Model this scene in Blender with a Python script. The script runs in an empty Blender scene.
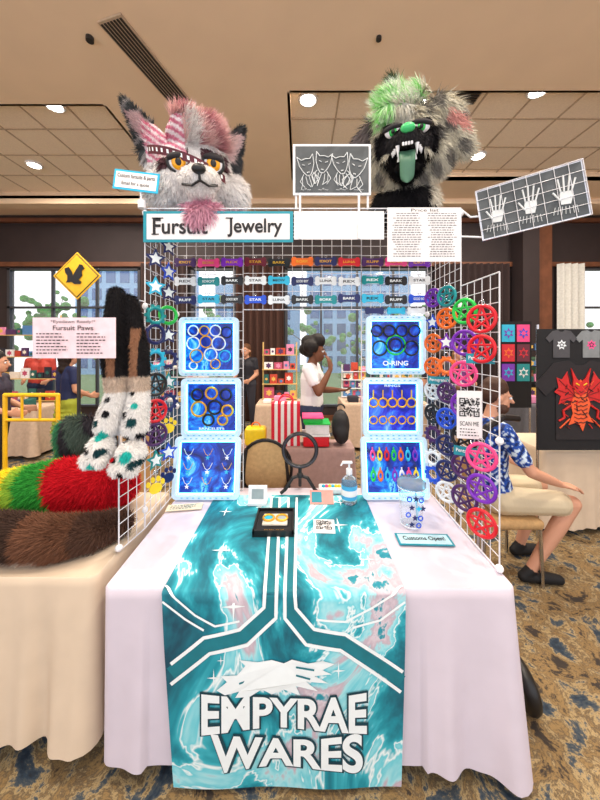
import bpy, bmesh, math, random
import numpy as np
from mathutils import Vector, Matrix
random.seed(7); rng=np.random.default_rng(7)
sc=bpy.context.scene; pi=math.pi
sc.view_settings.view_transform='Standard'
def T(x,y,z): return Matrix.Translation((x,y,z))
def RZ(a): return Matrix.Rotation(math.radians(a),4,'Z')
def RX(a): return Matrix.Rotation(math.radians(a),4,'X')
def RY(a): return Matrix.Rotation(math.radians(a),4,'Y')
def SC(x,y,z): return Matrix.Diagonal((x,y,z,1))
def lin(c):
    return tuple(((v/255)/12.92 if v/255<=.04045 else ((v/255+.055)/1.055)**2.4) for v in c)
# ---------------- materials
MC={}
def mat(name,col,rough=.6,metal=0,emit=0,ecol=None,noise=.08,scale=25,trans=0,bump=0,alpha=1):
    if name in MC: return MC[name]
    m=bpy.data.materials.new(name); m.use_nodes=True; nt=m.node_tree; b=nt.nodes['Principled BSDF']
    c=lin(col); b.inputs['Roughness'].default_value=rough; b.inputs['Metallic'].default_value=metal
    tc=nt.nodes.new('ShaderNodeTexCoord'); n=nt.nodes.new('ShaderNodeTexNoise'); n.inputs['Scale'].default_value=scale
    nt.links.new(tc.outputs['Object'],n.inputs['Vector'])
    r=nt.nodes.new('ShaderNodeValToRGB'); r.color_ramp.elements[0].position=.3; r.color_ramp.elements[1].position=.7
    r.color_ramp.elements[0].color=(*[v*(1-noise) for v in c],1); r.color_ramp.elements[1].color=(*[min(1,v*(1+noise)) for v in c],1)
    nt.links.new(n.outputs['Fac'],r.inputs['Fac']); nt.links.new(r.outputs['Color'],b.inputs['Base Color'])
    if bump:
        bp=nt.nodes.new('ShaderNodeBump'); bp.inputs['Strength'].default_value=bump; bp.inputs['Distance'].default_value=.01
        nt.links.new(n.outputs['Fac'],bp.inputs['Height']); nt.links.new(bp.outputs['Normal'],b.inputs['Normal'])
    if emit:
        b.inputs['Emission Color'].default_value=(*lin(ecol or col),1); b.inputs['Emission Strength'].default_value=emit
    if trans: b.inputs['Transmission Weight'].default_value=trans; b.inputs['IOR'].default_value=1.2
    if alpha<1: b.inputs['Alpha'].default_value=alpha
    MC[name]=m; return m
def ramp_mat(name,stops,scale=3,dist=2,detail=4,rough=.6,emit=0,stretch=(1,1,1),nrough=.5,dark=False):
    m=bpy.data.materials.new(name); m.use_nodes=True; nt=m.node_tree; b=nt.nodes['Principled BSDF']; b.inputs['Roughness'].default_value=rough
    tc=nt.nodes.new('ShaderNodeTexCoord'); mp=nt.nodes.new('ShaderNodeMapping'); mp.inputs['Scale'].default_value=stretch
    nt.links.new(tc.outputs['Object'],mp.inputs['Vector'])
    n=nt.nodes.new('ShaderNodeTexNoise'); n.inputs['Distortion'].default_value=dist; n.inputs['Detail'].default_value=detail; n.inputs['Roughness'].default_value=nrough; out=n.outputs['Fac']
    n.inputs['Scale'].default_value=scale
    nt.links.new(mp.outputs['Vector'],n.inputs['Vector'])
    r=nt.nodes.new('ShaderNodeValToRGB'); e=r.color_ramp.elements
    while len(e)<len(stops): e.new(.5)
    for i,(p,c) in enumerate(stops): e[i].position=p; e[i].color=(*lin(c),1)
    nt.links.new(out,r.inputs['Fac'])
    if dark: b.inputs['Base Color'].default_value=(.004,.01,.05,1)
    else: nt.links.new(r.outputs['Color'],b.inputs['Base Color'])
    if emit: nt.links.new(r.outputs['Color'],b.inputs['Emission Color']); b.inputs['Emission Strength'].default_value=emit
    return m
def vmat(name,rough,spec=.3,bump=0):
    m=bpy.data.materials.new(name); m.use_nodes=True; nt=m.node_tree; b=nt.nodes['Principled BSDF']
    a=nt.nodes.new('ShaderNodeAttribute'); a.attribute_name='Col'; nt.links.new(a.outputs['Color'],b.inputs['Base Color'])
    b.inputs['Roughness'].default_value=rough; b.inputs['Specular IOR Level'].default_value=spec
    if bump:
        n=nt.nodes.new('ShaderNodeTexNoise'); n.inputs['Scale'].default_value=60
        bp=nt.nodes.new('ShaderNodeBump'); bp.inputs['Strength'].default_value=bump; bp.inputs['Distance'].default_value=.005
        nt.links.new(n.outputs['Fac'],bp.inputs['Height']); nt.links.new(bp.outputs['Normal'],b.inputs['Normal'])
    return m
FUR=vmat('faux_fur',.85,.15); SKIN=vmat('figure_surface',.6,.3,.2)
white=mat('white_plastic',(235,235,238),.4); black=mat('black_plastic',(18,18,20),.4); paper=mat('white_paper',(238,235,235),.8,noise=.03)
ink=mat('black_ink',(25,25,30),.7); teal=mat('teal_paint',(15,140,158),.5); wire=mat('white_coated_wire',(225,225,230),.35)
chrome=mat('chrome',(200,200,205),.2,1); gold=mat('gold_metal',(240,180,60),.3,.6); print_white=mat('white_print',(240,248,250),.6,noise=.02)
NEON={k:mat('acrylic_'+k,c,.3,noise=.05) for k,c in dict(green=(30,195,75),red=(215,20,40),purple=(120,40,185),orange=(240,110,25),pink=(240,70,140),blue=(20,80,215),cyan=(40,185,225),yellow=(245,215,40),white=(232,238,242),black=(18,18,24),navy=(16,30,95),teal=(0,140,145),maroon=(100,15,40),plum=(70,30,95)).items()}
# ---------------- builder
_bm=bmesh.new(); bmesh.ops.create_icosphere(_bm,subdivisions=2,radius=1); ICOV=np.array([v.co[:] for v in _bm.verts]); ICOF=[[v.index for v in f.verts] for f in _bm.faces]; _bm.free()
class B:
    def __init__(s,name): s.name=name; s.v=[]; s.f=[]; s.m=[]; s.s=[]; s.mats=[]
    def add(s,vs,fs,mt,smooth=False,M=None):
        if mt not in s.mats: s.mats.append(mt)
        k=s.mats.index(mt); o=len(s.v)
        if M is not None: vs=[tuple(M@Vector(v)) for v in vs]
        s.v+= [tuple(v) for v in vs]; s.f+=[[i+o for i in f] for f in fs]; s.m+=[k]*len(fs); s.s+=[smooth]*len(fs)
    def box(s,c,d,mt,M=None):
        x,y,z=c; a,b,e=d[0]/2,d[1]/2,d[2]/2
        vs=[(x+i*a,y+j*b,z+k*e) for i in(-1,1) for j in(-1,1) for k in(-1,1)]
        s.add(vs,[[0,1,3,2],[4,6,7,5],[0,4,5,1],[2,3,7,6],[0,2,6,4],[1,5,7,3]],mt,False,M)
    def bx(s,x0,x1,y0,y1,z0,z1,mt,M=None): s.box(((x0+x1)/2,(y0+y1)/2,(z0+z1)/2),(x1-x0,y1-y0,z1-z0),mt,M)
    def quad(s,x0,x1,y0,y1,z,mt,M): s.add([(x0,y0,z),(x1,y0,z),(x1,y1,z),(x0,y1,z)],[[0,1,2,3]],mt,False,M)
    def rbox(s,c,d,mt,bev=.01,M=None,seg=3):
        bm=bmesh.new(); bmesh.ops.create_cube(bm,size=1)
        for v in bm.verts: v.co=Vector((v.co.x*d[0]+c[0],v.co.y*d[1]+c[1],v.co.z*d[2]+c[2]))
        bmesh.ops.bevel(bm,geom=bm.edges[:],offset=bev,segments=seg,profile=.5,affect='EDGES')
        bm.verts.index_update()
        s.add([v.co[:] for v in bm.verts],[[v.index for v in f.verts] for f in bm.faces],mt,True,M); bm.free()
    def cyl(s,p0,p1,r0,mt,r1=None,n=12,M=None):
        r1=r0 if r1 is None else r1; p0=Vector(p0);p1=Vector(p1); d=(p1-p0).normalized()
        u=d.orthogonal().normalized(); w=d.cross(u); vs=[]
        for p,r in((p0,r0),(p1,r1)):
            for i in range(n): a=2*pi*i/n; vs.append(p+u*math.cos(a)*r+w*math.sin(a)*r)
        fs=[[i,(i+1)%n,n+(i+1)%n,n+i] for i in range(n)]
        s.add(vs,fs,mt,True,M); s.add(vs,[list(range(n))[::-1],list(range(n,2*n))],mt,False,M)
    def sph(s,c,r,mt,M=None,sub=0):
        r=(r,)*3 if not hasattr(r,'__len__') else r
        n,k=20,12; vs=[];fs=[]
        for j in range(k+1):
            th=pi*j/k
            for i in range(n):
                a=2*pi*i/n; vs.append((c[0]+r[0]*math.sin(th)*math.cos(a),c[1]+r[1]*math.sin(th)*math.sin(a),c[2]+r[2]*math.cos(th)))
        for j in range(k):
            for i in range(n): fs.append([j*n+i,(j+1)*n+i,(j+1)*n+(i+1)%n,j*n+(i+1)%n])
        s.add(vs,fs,mt,True,M)
    def torus(s,R,r,mt,M,n=24,m=6,arc=1,sy=1):
        vs=[];fs=[]; N=n if arc==1 else n+1
        for i in range(N):
            a=2*pi*arc*i/n
            for j in range(m):
                b=2*pi*j/m; vs.append(((R+r*math.cos(b))*math.cos(a),sy*(R+r*math.cos(b))*math.sin(a),r*math.sin(b)))
        for i in range(n):
            for j in range(m): fs.append([i*m+j,((i+1)%N)*m+j,((i+1)%N)*m+(j+1)%m,i*m+(j+1)%m])
        s.add(vs,fs,mt,True,M)
    def tube(s,pts,r,mt,n=8,M=None):
        for a,b in zip(pts[:-1],pts[1:]): s.cyl(a,b,r,mt,n=n,M=M)
        for p in pts[1:-1]: s.sph(p,r,mt,M)
    def line(s,pts,w,mt,M,closed=False,z=0):
        pts=[(p[0],p[1],z) for p in pts]
        if closed: pts=pts+[pts[0]]
        for a,b in zip(pts[:-1],pts[1:]): s.cyl(a,b,w/2,mt,n=4,M=M)
    def prism(s,poly,t,mt,M):
        n=len(poly); vs=[(x,y,0) for x,y in poly]+[(x,y,t) for x,y in poly]
        s.add(vs,[list(range(n))[::-1],list(range(n,2*n))]+[[i,(i+1)%n,n+(i+1)%n,n+i] for i in range(n)],mt,False,M)
    def text(s,t,M,x0,x1,y0,y1,mt,bold=0.0):
        cu=bpy.data.curves.new('t','FONT'); cu.body=t; cu.offset=bold; ob=bpy.data.objects.new('t',cu); sc.collection.objects.link(ob)
        bpy.context.view_layer.update(); me=bpy.data.meshes.new_from_object(ob.evaluated_get(bpy.context.evaluated_depsgraph_get()))
        V=np.array([v.co[:] for v in me.vertices]); F=[list(p.vertices) for p in me.polygons]
        bpy.data.objects.remove(ob); bpy.data.curves.remove(cu); bpy.data.meshes.remove(me)
        mn=V.min(0);mx=V.max(0); V[:,0]=x0+(V[:,0]-mn[0])/(mx[0]-mn[0])*(x1-x0); V[:,1]=y0+(V[:,1]-mn[1])/(mx[1]-mn[1])*(y1-y0); V[:,2]=0
        s.add([tuple(v) for v in V],F,mt,False,M)
    def lines(s,M,x0,x1,y0,y1,rows,mt,center=False):
        h=(y1-y0)/rows
        for i in range(rows):
            yy=y1-h*(i+.5); x=x0; end=x1-(x1-x0)*random.uniform(0,.35)
            if center: x=x0+(x1-end)/2; end=x1-(x1-end)/2
            while x<end:
                w=random.uniform(.03,.09)*(x1-x0)*1.4; w=min(w,end-x); s.quad(x,x+w,yy-h*.16,yy+h*.16,0,mt,M); x+=w+h*.35
    def qr(s,M,sz,mt,n=17):
        c=sz/n
        for i in range(n):
            for j in range(n):
                fi=None
                for (oi,oj) in((0,0),(n-5,0),(0,n-5)):
                    if oi<=i<oi+5 and oj<=j<oj+5:
                        a,bb=i-oi,j-oj; fi=(a in(0,4) or bb in(0,4) or (a==2 and bb==2))
                if fi if fi is not None else random.random()<.48: s.quad(i*c-sz/2,(i+1)*c-sz/2,j*c-sz/2,(j+1)*c-sz/2,0,mt,M)
    def build(s,parent=None):
        V=np.array(s.v); c=(V.min(0)+V.max(0))/2; V=V-c
        me=bpy.data.meshes.new(s.name); me.from_pydata([tuple(v) for v in V],[],s.f)
        for m in s.mats: me.materials.append(m)
        me.polygons.foreach_set('material_index',s.m); me.polygons.foreach_set('use_smooth',s.s); me.update()
        ob=bpy.data.objects.new(s.name,me); sc.collection.objects.link(ob); ob.location=c
        if parent: ob.parent=parent; ob.location=Vector(c)-parent.location
        return ob
def empty(name,loc):
    e=bpy.data.objects.new(name,None); e.location=loc; sc.collection.objects.link(e); return e
R90=RX(90)
def F(x,y,z,rz=0,tilt=0): return T(x,y,z)@RZ(rz)@RX(90+tilt)
# ---------------- organic blobs
def chain(parts,pts,lab,step=.3):
    for (a,ra),(b,rb) in zip(pts[:-1],pts[1:]):
        a=np.array(a,float);b=np.array(b,float); L=np.linalg.norm(b-a); n=max(1,int(math.ceil(L/(step*max(min(ra,rb),.004)))))
        for i in range(n+1):
            t=i/n; r=ra+(rb-ra)*t; parts.append((a+(b-a)*t,np.array([r]*3),lab))
def ell(parts,c,r,lab): parts.append((np.array(c,float),np.array(r,float),lab))
def blob(parts,voxel,smooth=3):
    vs=[];fs=[];o=0
    for c,r,l in parts:
        vs.append(ICOV*r+c); fs+=[[i+o for i in f] for f in ICOF]; o+=len(ICOV)
    V=np.concatenate(vs); me=bpy.data.meshes.new('b'); me.from_pydata([tuple(v) for v in V],[],fs)
    ob=bpy.data.objects.new('b',me); sc.collection.objects.link(ob)
    m=ob.modifiers.new('r','REMESH'); m.mode='VOXEL'; m.voxel_size=voxel
    if smooth: k=ob.modifiers.new('s','SMOOTH'); k.iterations=smooth; k.factor=.5
    bpy.context.view_layer.update(); e=bpy.data.meshes.new_from_object(ob.evaluated_get(bpy.context.evaluated_depsgraph_get()))
    V=np.array([v.co[:] for v in e.vertices]); Fc=[list(p.vertices) for p in e.polygons]
    bpy.data.objects.remove(ob); bpy.data.meshes.remove(me); bpy.data.meshes.remove(e)
    return V,Fc
def labels(V,parts):
    best=np.full(len(V),1e9); lab=np.zeros(len(V),int)
    names=sorted(set(p[2] for p in parts))
    for c,r,l in parts:
        d=(np.linalg.norm((V-c)/r,axis=1)-1)*r.min(); k=d<best; best[k]=d[k]; lab[k]=names.index(l)
    return lab,names
def colmesh(name,V,Fc,C,mt,parent=None,M=None):
    if M is not None: V=V@np.array(M.to_3x3()).T+np.array(M.translation)
    c=(V.min(0)+V.max(0))/2
    me=bpy.data.meshes.new(name); me.from_pydata((V-c).tolist(),[],Fc); me.materials.append(mt)
    a=me.color_attributes.new('Col','FLOAT_COLOR','POINT'); a.data.foreach_set('color',np.concatenate([C,np.ones((len(C),1))],1).astype(np.float32).ravel())
    me.polygons.foreach_set('use_smooth',[True]*len(me.polygons)); me.update()
    ob=bpy.data.objects.new(name,me); sc.collection.objects.link(ob); ob.location=c
    if parent: ob.parent=parent; ob.location=Vector(c)-parent.location
    return ob
def nrm(a): return a/(np.linalg.norm(a,axis=1,keepdims=True)+1e-9)
def fur(name,parts,colf,length,count,voxel=.012,flow=(0,0,-1),width=.003,parent=None,M=None,lenf=None,up=.4):
    V,Fc=blob(parts,voxel)
    Q=np.array([f if len(f)==4 else [f[0],f[1],f[2],f[2]] for f in Fc]); A=V[Q[:,0]];Bb=V[Q[:,1]];Cc=V[Q[:,2]];D=V[Q[:,3]]
    N=np.cross(Cc-A,D-Bb); ar=np.linalg.norm(N,axis=1); N=nrm(N); idx=rng.choice(len(Q),count,p=ar/ar.sum())
    u=rng.random((count,1));w=rng.random((count,1)); P=(A[idx]*(1-u)+Bb[idx]*u)*(1-w)+(D[idx]*(1-u)+Cc[idx]*u)*w; n=N[idx]
    fl=flow(P) if callable(flow) else np.tile(np.array(flow,float),(count,1))
    fl=fl-n*np.sum(fl*n,1,keepdims=True)*.8
    d=nrm(n*up+fl*.7+rng.normal(0,.2,(count,3))); L=length*rng.uniform(.6,1.3,(count,1))
    if lenf is not None: L=L*lenf(P)[:,None]
    s=nrm(np.cross(d,n+rng.normal(0,.4,(count,3))))*width
    tip=P+d*L+fl*L*.2; mid=P+d*L*.5
    pts=np.stack([P-s,P+s,mid-s*.8,mid+s*.8,tip],1).reshape(-1,3)
    cb=colf(V); cf=np.clip(colf(P)*rng.uniform(.8,1.12,(count,1)),0,1)
    allV=np.concatenate([V,pts]); allC=np.concatenate([cb*.85,np.repeat(cf,5,0)])
    o=len(V)+np.arange(count)*5; ff=Fc+np.stack([o,o+1,o+3,o+2],1).tolist()+np.stack([o+2,o+3,o+4],1).tolist()
    return colmesh(name,allV,ff,allC,FUR,parent,M)
def pick(n,base): return np.tile(np.array(lin(base)),(n,1))
# ================= CAMERA
cam=bpy.data.cameras.new('camera'); co=bpy.data.objects.new('camera',cam); sc.collection.objects.link(co); sc.camera=co
co.location=(0,0,1.7); co.rotation_euler=(pi/2,0,0); cam.lens=13.95; cam.shift_y=-55/800; cam.clip_start=.02
# ================= ROOM
CZ=4.63
carpet=ramp_mat('patterned_carpet',[(0,(26,24,26)),(.40,(58,50,44)),(.455,(150,122,78)),(.49,(88,74,58)),(.53,(172,148,104)),(.565,(74,80,84)),(.62,(40,56,72)),(.72,(34,32,36))],scale=6.5,dist=.4,detail=12,rough=.95,nrough=.72)
b=B('floor'); b.bx(-8,8,-2,7,-.1,0,carpet); b.build()
ceil=mat('ceiling_plaster',(240,214,184),.9,noise=.03,scale=2); tile=mat('ceiling_tile',(244,226,204),.9,noise=.05,scale=60); tbar=mat('tbar',(190,168,144),.7)
b=B('ceiling'); xs=[-8,-6,-2.4,-.12,6,8]; ys=[-2,3.6,3.8,5.5,6.2,7]
for i in range(5):
    for j in range(5):
        if (i==1 and j in(2,3)) or (i==3 and j in(1,2)): continue
        b.bx(xs[i],xs[i+1],ys[j],ys[j+1],CZ,CZ+.06,ceil)
for (x0,x1,y0,y1) in((-6,-2.4,3.8,6.2),(-.12,6,3.6,5.5)):
    b.bx(x0,x1,y0,y1,CZ+.14,CZ+.2,tile)
    for (a,c,e,g) in((x0-.03,x0,y0,y1),(x1,x1+.03,y0,y1),(x0,x1,y0-.03,y0),(x0,x1,y1,y1+.03)): b.bx(a,c,e,g,CZ,CZ+.2,ceil)
    x=x0+.6
    while x<x1-.05: b.bx(x-.01,x+.01,y0,y1,CZ+.13,CZ+.14,tbar); x+=.6
    y=y0+.6
    while y<y1-.05: b.bx(x0,x1,y-.01,y+.01,CZ+.128,CZ+.14,tbar); y+=.6
b.bx(-8,8,6.2,6.45,CZ-.1,CZ,ceil)
b.build()
wallm=mat('dark_wall',(48,38,40),.7,noise=.1,scale=3); wood=mat('wood_column',(112,68,46),.5,noise=.2,scale=6); side=mat('side_wall',(205,180,155),.85)
b=B('wall_back')
wins=[(-6.6,-3.6),(-2.45,-1.45),(-.34,2.93),(5.87,7.4)]; zw0,zw1=.3,3.44
xx=-8
for a,c in wins: b.bx(xx,a,7,7.15,zw0,zw1,wallm); xx=c
b.bx(xx,8,7,7.15,zw0,zw1,wallm); b.bx(-8,8,7,7.15,0,zw0,wallm); b.bx(-8,8,7,7.15,zw1,CZ,wallm); b.build()
b=B('wall_left'); b.bx(-8.12,-8,-2,7.15,0,CZ,side); b.build()
b=B('wall_right'); b.bx(8,8.12,-2,7.15,0,CZ,side); b.build()
frame_m=mat('window_frame',(60,62,70),.4)
glassm=mat('window_glass',(235,245,250),.05,alpha=.1)
for i,(a,c) in enumerate(wins):
    b=B('window_%d'%(i+1)); 
    for x in (a+.03,c-.03): b.bx(x-.03,x+.03,6.98,7.1,zw0,zw1,frame_m)
    for z in (zw0+.03,2.55,zw1-.03): b.bx(a,c,6.98,7.1,z-.02,z+.02,frame_m)
    n=max(1,int((c-a)/.8))
    for k in range(1,n): x=a+(c-a)*k/n; b.bx(x-.02,x+.02,7,7.08,zw0,zw1,frame_m)
    b.bx(a,c,7.05,7.056,zw0,zw1,glassm); b.build()
b=B('column'); b.bx(4.75,5.1,6.6,7,0,CZ,wallm); b.bx(5.1,5.45,6.7,7,0,CZ,wood); b.build()
b=B('trim_1'); b.bx(-8,8,6.93,7,3.46,3.56,wood); b.bx(-8,8,6.9,7,4.45,4.53,wood); b.build()
b=B('baseboard_back'); b.bx(-8,8,6.97,7,0,.12,wood); b.build()
def curtain(x0,x1,col,nm):
    b=B('window_curtain'); n=int((x1-x0)*60); vs=[];fs=[]
    for i in range(n+1):
        x=x0+(x1-x0)*i/n; y=6.85+.05*math.sin(x*42); vs+=[(x,y,.05),(x,y,3.5)]
    for i in range(n): fs.append([2*i,2*i+2,2*i+3,2*i+1])
    b.add(vs,fs,mat(nm,col,.9),True); b.build()
curtain(-1.42,-.36,(72,46,38),'brown_drape'); curtain(-3.55,-2.5,(58,42,40),'brown_drape2'); curtain(5.7,6.3,(225,225,220),'sheer_curtain'); curtain(2.95,4.6,(50,36,36),'brown_drape3')
# exterior
sky=sc.world=bpy.data.worlds.new('world'); sky.use_nodes=True; bg=sky.node_tree.nodes['Background']; bg.inputs[0].default_value=(.95,.95,1,1); bg.inputs[1].default_value=1.6
b=B('outdoor_ground'); b.bx(-20,20,7.3,30,-.3,-.2,mat('grass',(110,140,90),.9)); b.build()
fac=mat('facade',(125,170,215),.6); gl=mat('facade_window',(35,90,150),.15,.3)
for k,(x,w,h,y) in enumerate([(-11,7,9,20),(-3,6,6,22),(4,7,10,21),(12,6,8,19)]):
    b=B('office_building'); b.bx(x-w/2,x+w/2,y,y+3,-.2,h,fac)
    for r in range(int(h/1.1)):
        for q in range(int(w/.9)): b.bx(x-w/2+.2+q*.9,x-w/2+.8+q*.9,y-.03,y,.2+r*1.1,.95+r*1.1,gl)
    b.build()
leaf=mat('tree_leaves',(60,135,55),.8,noise=.5,scale=7,bump=1); bark=mat('bark',(80,60,45),.9)
for k,(x,y,h) in enumerate([(-9.5,12,2.6),(-7,13,2.0),(.6,12,1.5),(2.9,13,1.4),(9.5,12,2.6),(-3.4,13,2.2),(5,12.5,2.0)]):
    parts=[]
    for i in range(60): ell(parts,(x+random.gauss(0,.7),y+random.gauss(0,.5),h+random.gauss(0,.6)),[random.uniform(.08,.2)]*3,'l')
    V,Fc=blob(parts,.06,0); b=B('tree'); b.add(V.tolist(),Fc,leaf,False); b.cyl((x,y,-.2),(x,y,h+.4),.07,bark,.03)
    for i in range(7): p=parts[i*4][0]; b.cyl((x,y,h-.6+.1*i),tuple(p),.025,bark,.01,n=6)
    b.build()
# ceiling fittings
lens=mat('lamp_lens',(255,246,230),.3,emit=30)
def downlight(x,y,z,p=40):
    e=empty('recessed_downlight',(x,y,z)); b=B('lamp_trim'); b.torus(.105,.02,white,T(x,y,z-.006),n=24); b.sph((x,y,z-.004),(.09,.09,.04),lens); b.build(e)
    l=bpy.data.lights.new('lamp','AREA'); l.shape='DISK'; l.size=.25; l.energy=p; l.color=(1,.88,.74); o=bpy.data.objects.new('lamp',l); sc.collection.objects.link(o); o.location=(0,0,-.05); o.parent=e
for x,y in[(-3.13,3.95),(.1,3.85),(2.86,3.72),(-4.5,5.25),(2.87,5.0),(1.48,3.9),(-2.75,5.6),(5.0,4.6)]: downlight(x,y,CZ+.128,60)
for x,y in[(-1.2,.9),(1.2,.9),(0,-.6),(-3.2,1.6),(3.2,1.6)]: downlight(x,y,CZ-.001,50)  # unseen downlights, added above and behind the camera to light the booth
b=B('air_vent'); dk=mat('vent_dark',(38,34,33),.6)
ang=math.degrees(math.atan2(.93,.26)); Mv=T(-1.57,3.245,CZ-.012)@RZ(ang)
b.box((0,0,0),(1.0,.26,.02),tbar,Mv)
for i in range(7): b.box((0,-.105+i*.035,-.008),(.96,.022,.014),dk,Mv)
b.build()
b=B('air_vent'); b.bx(1.7,2.2,3.66,3.92,CZ+.11,CZ+.13,tbar)
for i in range(6): b.bx(1.72,2.18,3.68+i*.04,3.705+i*.04,CZ+.1,CZ+.115,dk)
b.build()
b=B('smoke_detector'); b.cyl((-2.0,2.95,CZ-.04),(-2.0,2.95,CZ),.035,dk); b.cyl((.75,2.95,CZ-.03),(.75,2.95,CZ),.025,dk); b.build()
# ================= TABLES
def tablecloth(name,x0,x1,y0,y1,zt,zb,mt,amp=.03,seed=1,hem=.0,corner=.08,quiet=None,step=.012,rflare=0,lamp=1):
    rnd=random.Random(seed); r=.03
    cs=[((x1-r,y1-r),0),((x0+r,y1-r),90),((x0+r,y0+r),180),((x1-r,y0+r),270)]
    per=[]
    for (c,a0) in cs:
        for k in range(7): a=math.radians(a0+90*k/6); per.append((c[0]+r*math.cos(a),c[1]+r*math.sin(a),math.cos(a),math.sin(a)))
    out=[]
    for i in range(len(per)):
        p=per[i];q=per[(i+1)%len(per)]; L=math.hypot(q[0]-p[0],q[1]-p[1]); n=max(1,int(L/step))
        for k in range(n): t=k/n; out.append([p[j]+(q[j]-p[j])*t for j in range(4)])
    ph=[rnd.uniform(0,6) for _ in range(4)]; n=len(out); vs=[]; s=0; rows=20; S=[]
    for i,p in enumerate(out):
        if i: s+=math.hypot(p[0]-out[i-1][0],p[1]-out[i-1][1])
        S.append(s)
    for k in range(rows+1):
        t=max(0,(k-1)/(rows-1))
        for i,p in enumerate(out):
            dc=min(math.hypot(p[0]-X,p[1]-Y) for X in(x0,x1) for Y in(y0,y1)); c=math.exp(-(dc/.10)**2)
            cr=math.exp(-(math.hypot(p[0]-x1,p[1]-y0)/.16)**2)
            fold=math.sin(S[i]*17+ph[0])*.5+math.sin(S[i]*31+ph[1])*.35+math.sin(S[i]*53+ph[2])*.25
            a=amp*(lamp if p[0]<(x0+x1)/2 else 1)
            if quiet and p[3]<-.9 and quiet[0]<p[0]<quiet[1]: a=.003
            off=0 if k==0 else .006+t*(.004+corner*c+rflare*cr)+a*(t**1.1)*(fold+.7)
            z=zt if k==0 else zt-.006-(zt-zb-.006+hem*cr)*t
            vs.append((p[0]+p[2]*off,p[1]+p[3]*off,max(z,.008)))
    fs=[list(range(n))]
    for k in range(rows):
        for i in range(n): j=(i+1)%n; fs.append([k*n+i,(k+1)*n+i,(k+1)*n+j,k*n+j])
    b=B(name); b.add(vs,fs[1:],mt,True); b.add(vs[:n],[fs[0]],mt,False)
    for X in(x0+.08,x1-.08):
        for Y in(y0+.08,y1-.08): b.cyl((X,Y,0),(X,Y,zt-.03),.015,chrome)
    b.bx(x0+.02,x1-.02,y0+.02,y1-.02,zt-.03,zt-.005,black)
    return b.build()
linen=mat('white_linen',(214,204,216),.9,noise=.03,scale=8,bump=.05); cream=mat('cream_linen',(214,194,170),.9,noise=.04,scale=8,bump=.05)
ZT=.75
tablecloth('vendor_table',-.765,.84,1.21,2.06,ZT,.075,linen,.032,3,hem=.03,corner=.0,quiet=(-.6,.48),rflare=.02,lamp=.5)
tablecloth('neighbor_table',-2.3,-.84,1.27,2.0,ZT,.1,cream,.05,5,hem=.0,corner=.0)
marble=ramp_mat('marbled_teal_fabric',[(0,(8,30,42)),(.32,(8,70,90)),(.40,(10,110,128)),(.452,(20,145,162)),(.485,(60,180,195)),(.50,(240,250,250)),(.512,(105,205,218)),(.555,(165,225,232)),(.58,(196,176,188)),(.615,(218,206,214)),(.63,(40,150,168)),(.7,(12,105,125)),(.85,(50,66,80))],scale=1.9,dist=1.1,detail=5,rough=.7,stretch=(1.2,.8,.8),nrough=.58)
def onb(x,q,o=0):
    if q<-.01: return (x,1.192-q,ZT+.006+o)
    if q<.012: 
        a=(q+.01)/.022*pi/2; return (x,1.202-.017*math.sin(a)-o*math.sin(a)*1.0-0.0,ZT-.011+.017*math.cos(a)+o*math.cos(a))
    return (x,1.185-o-.012*min(1,q/.2)**.7-.004*math.sin(x*14),ZT-.011-(q-.012))
b=B('table_runner_banner'); qs=[-.76+.05*i for i in range(15)]+[-.02,-.01,-.004,.002,.007,.012]+[.03+.0375*i for i in range(19)]+[.727]; NX=40; vs=[];fs=[]
for q in qs:
    tp=max(0,q)/.72
    for i in range(NX+1):
        u=i/NX; xl=-.53+.05*tp; xr=.405-.02*tp; vs.append(onb(xl+(xr-xl)*u,q))
for k in range(len(qs)-1):
    for i in range(NX): o=k*(NX+1)+i; fs.append([o,o+NX+1,o+NX+2,o+1])
b.add(vs,fs,marble,True)
def ribbon(pts,w,mt,o):
    P=[]
    for (a,c) in zip(pts[:-1],pts[1:]):
        n=max(1,int(math.hypot(c[0]-a[0],c[1]-a[1])/.012))
        for k in range(n): P.append((a[0]+(c[0]-a[0])*k/n,a[1]+(c[1]-a[1])*k/n))
    P.append(pts[-1]); vs=[];fs=[]
    for i,p in enumerate(P):
        a=P[max(0,i-1)];c=P[min(len(P)-1,i+1)]; dx,dy=c[0]-a[0],c[1]-a[1]; L=math.hypot(dx,dy) or 1; nx,ny=-dy/L*w/2,dx/L*w/2
        vs+=[onb(p[0]+nx,p[1]+ny,o),onb(p[0]-nx,p[1]-ny,o)]
    for i in range(len(P)-1): fs.append([2*i,2*i+1,2*i+3,2*i+2])
    b.add(vs,fs,mt,False)
dteal=mat('banner_deep_teal',(14,118,132),.7)
def bp(px,py):
    s=262; return ((px-300)/s, .755-(1.7-(py-345)/s))
L1=[(-.175,-.72),(-.135,-.0),bp(264,606),bp(240,626),bp(205,633),bp(172,660)]
L2=[(-.02,-.72),(-.02,0),bp(296,606),bp(314,625),bp(345,630),bp(402,668)]
L3=[(-.125,-.72),(-.09,0),bp(276,616),bp(248,641),bp(211,648),bp(172,680)]
L4=[(-.07,-.72),(-.058,0),bp(285,616),bp(306,640),bp(340,645),bp(400,688)]
for L in(L1,L2): ribbon([((a[0]+c[0])/2,(a[1]+c[1])/2) for a,c in zip(L,(L3 if L is L1 else L4))],.05,dteal,.002)
for L in(L1,L2,L3,L4): ribbon(L,.013,print_white,.004)
for A in ([(-.525,-.02),bp(196,612),bp(216,622),bp(240,618)],[(.4,-.02),bp(372,606),bp(345,618),bp(316,616)],[(-.525,.03),bp(186,616),bp(205,626)],[(.4,.03),bp(380,618),bp(352,624)]): ribbon(A,.008,print_white,.004)
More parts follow.
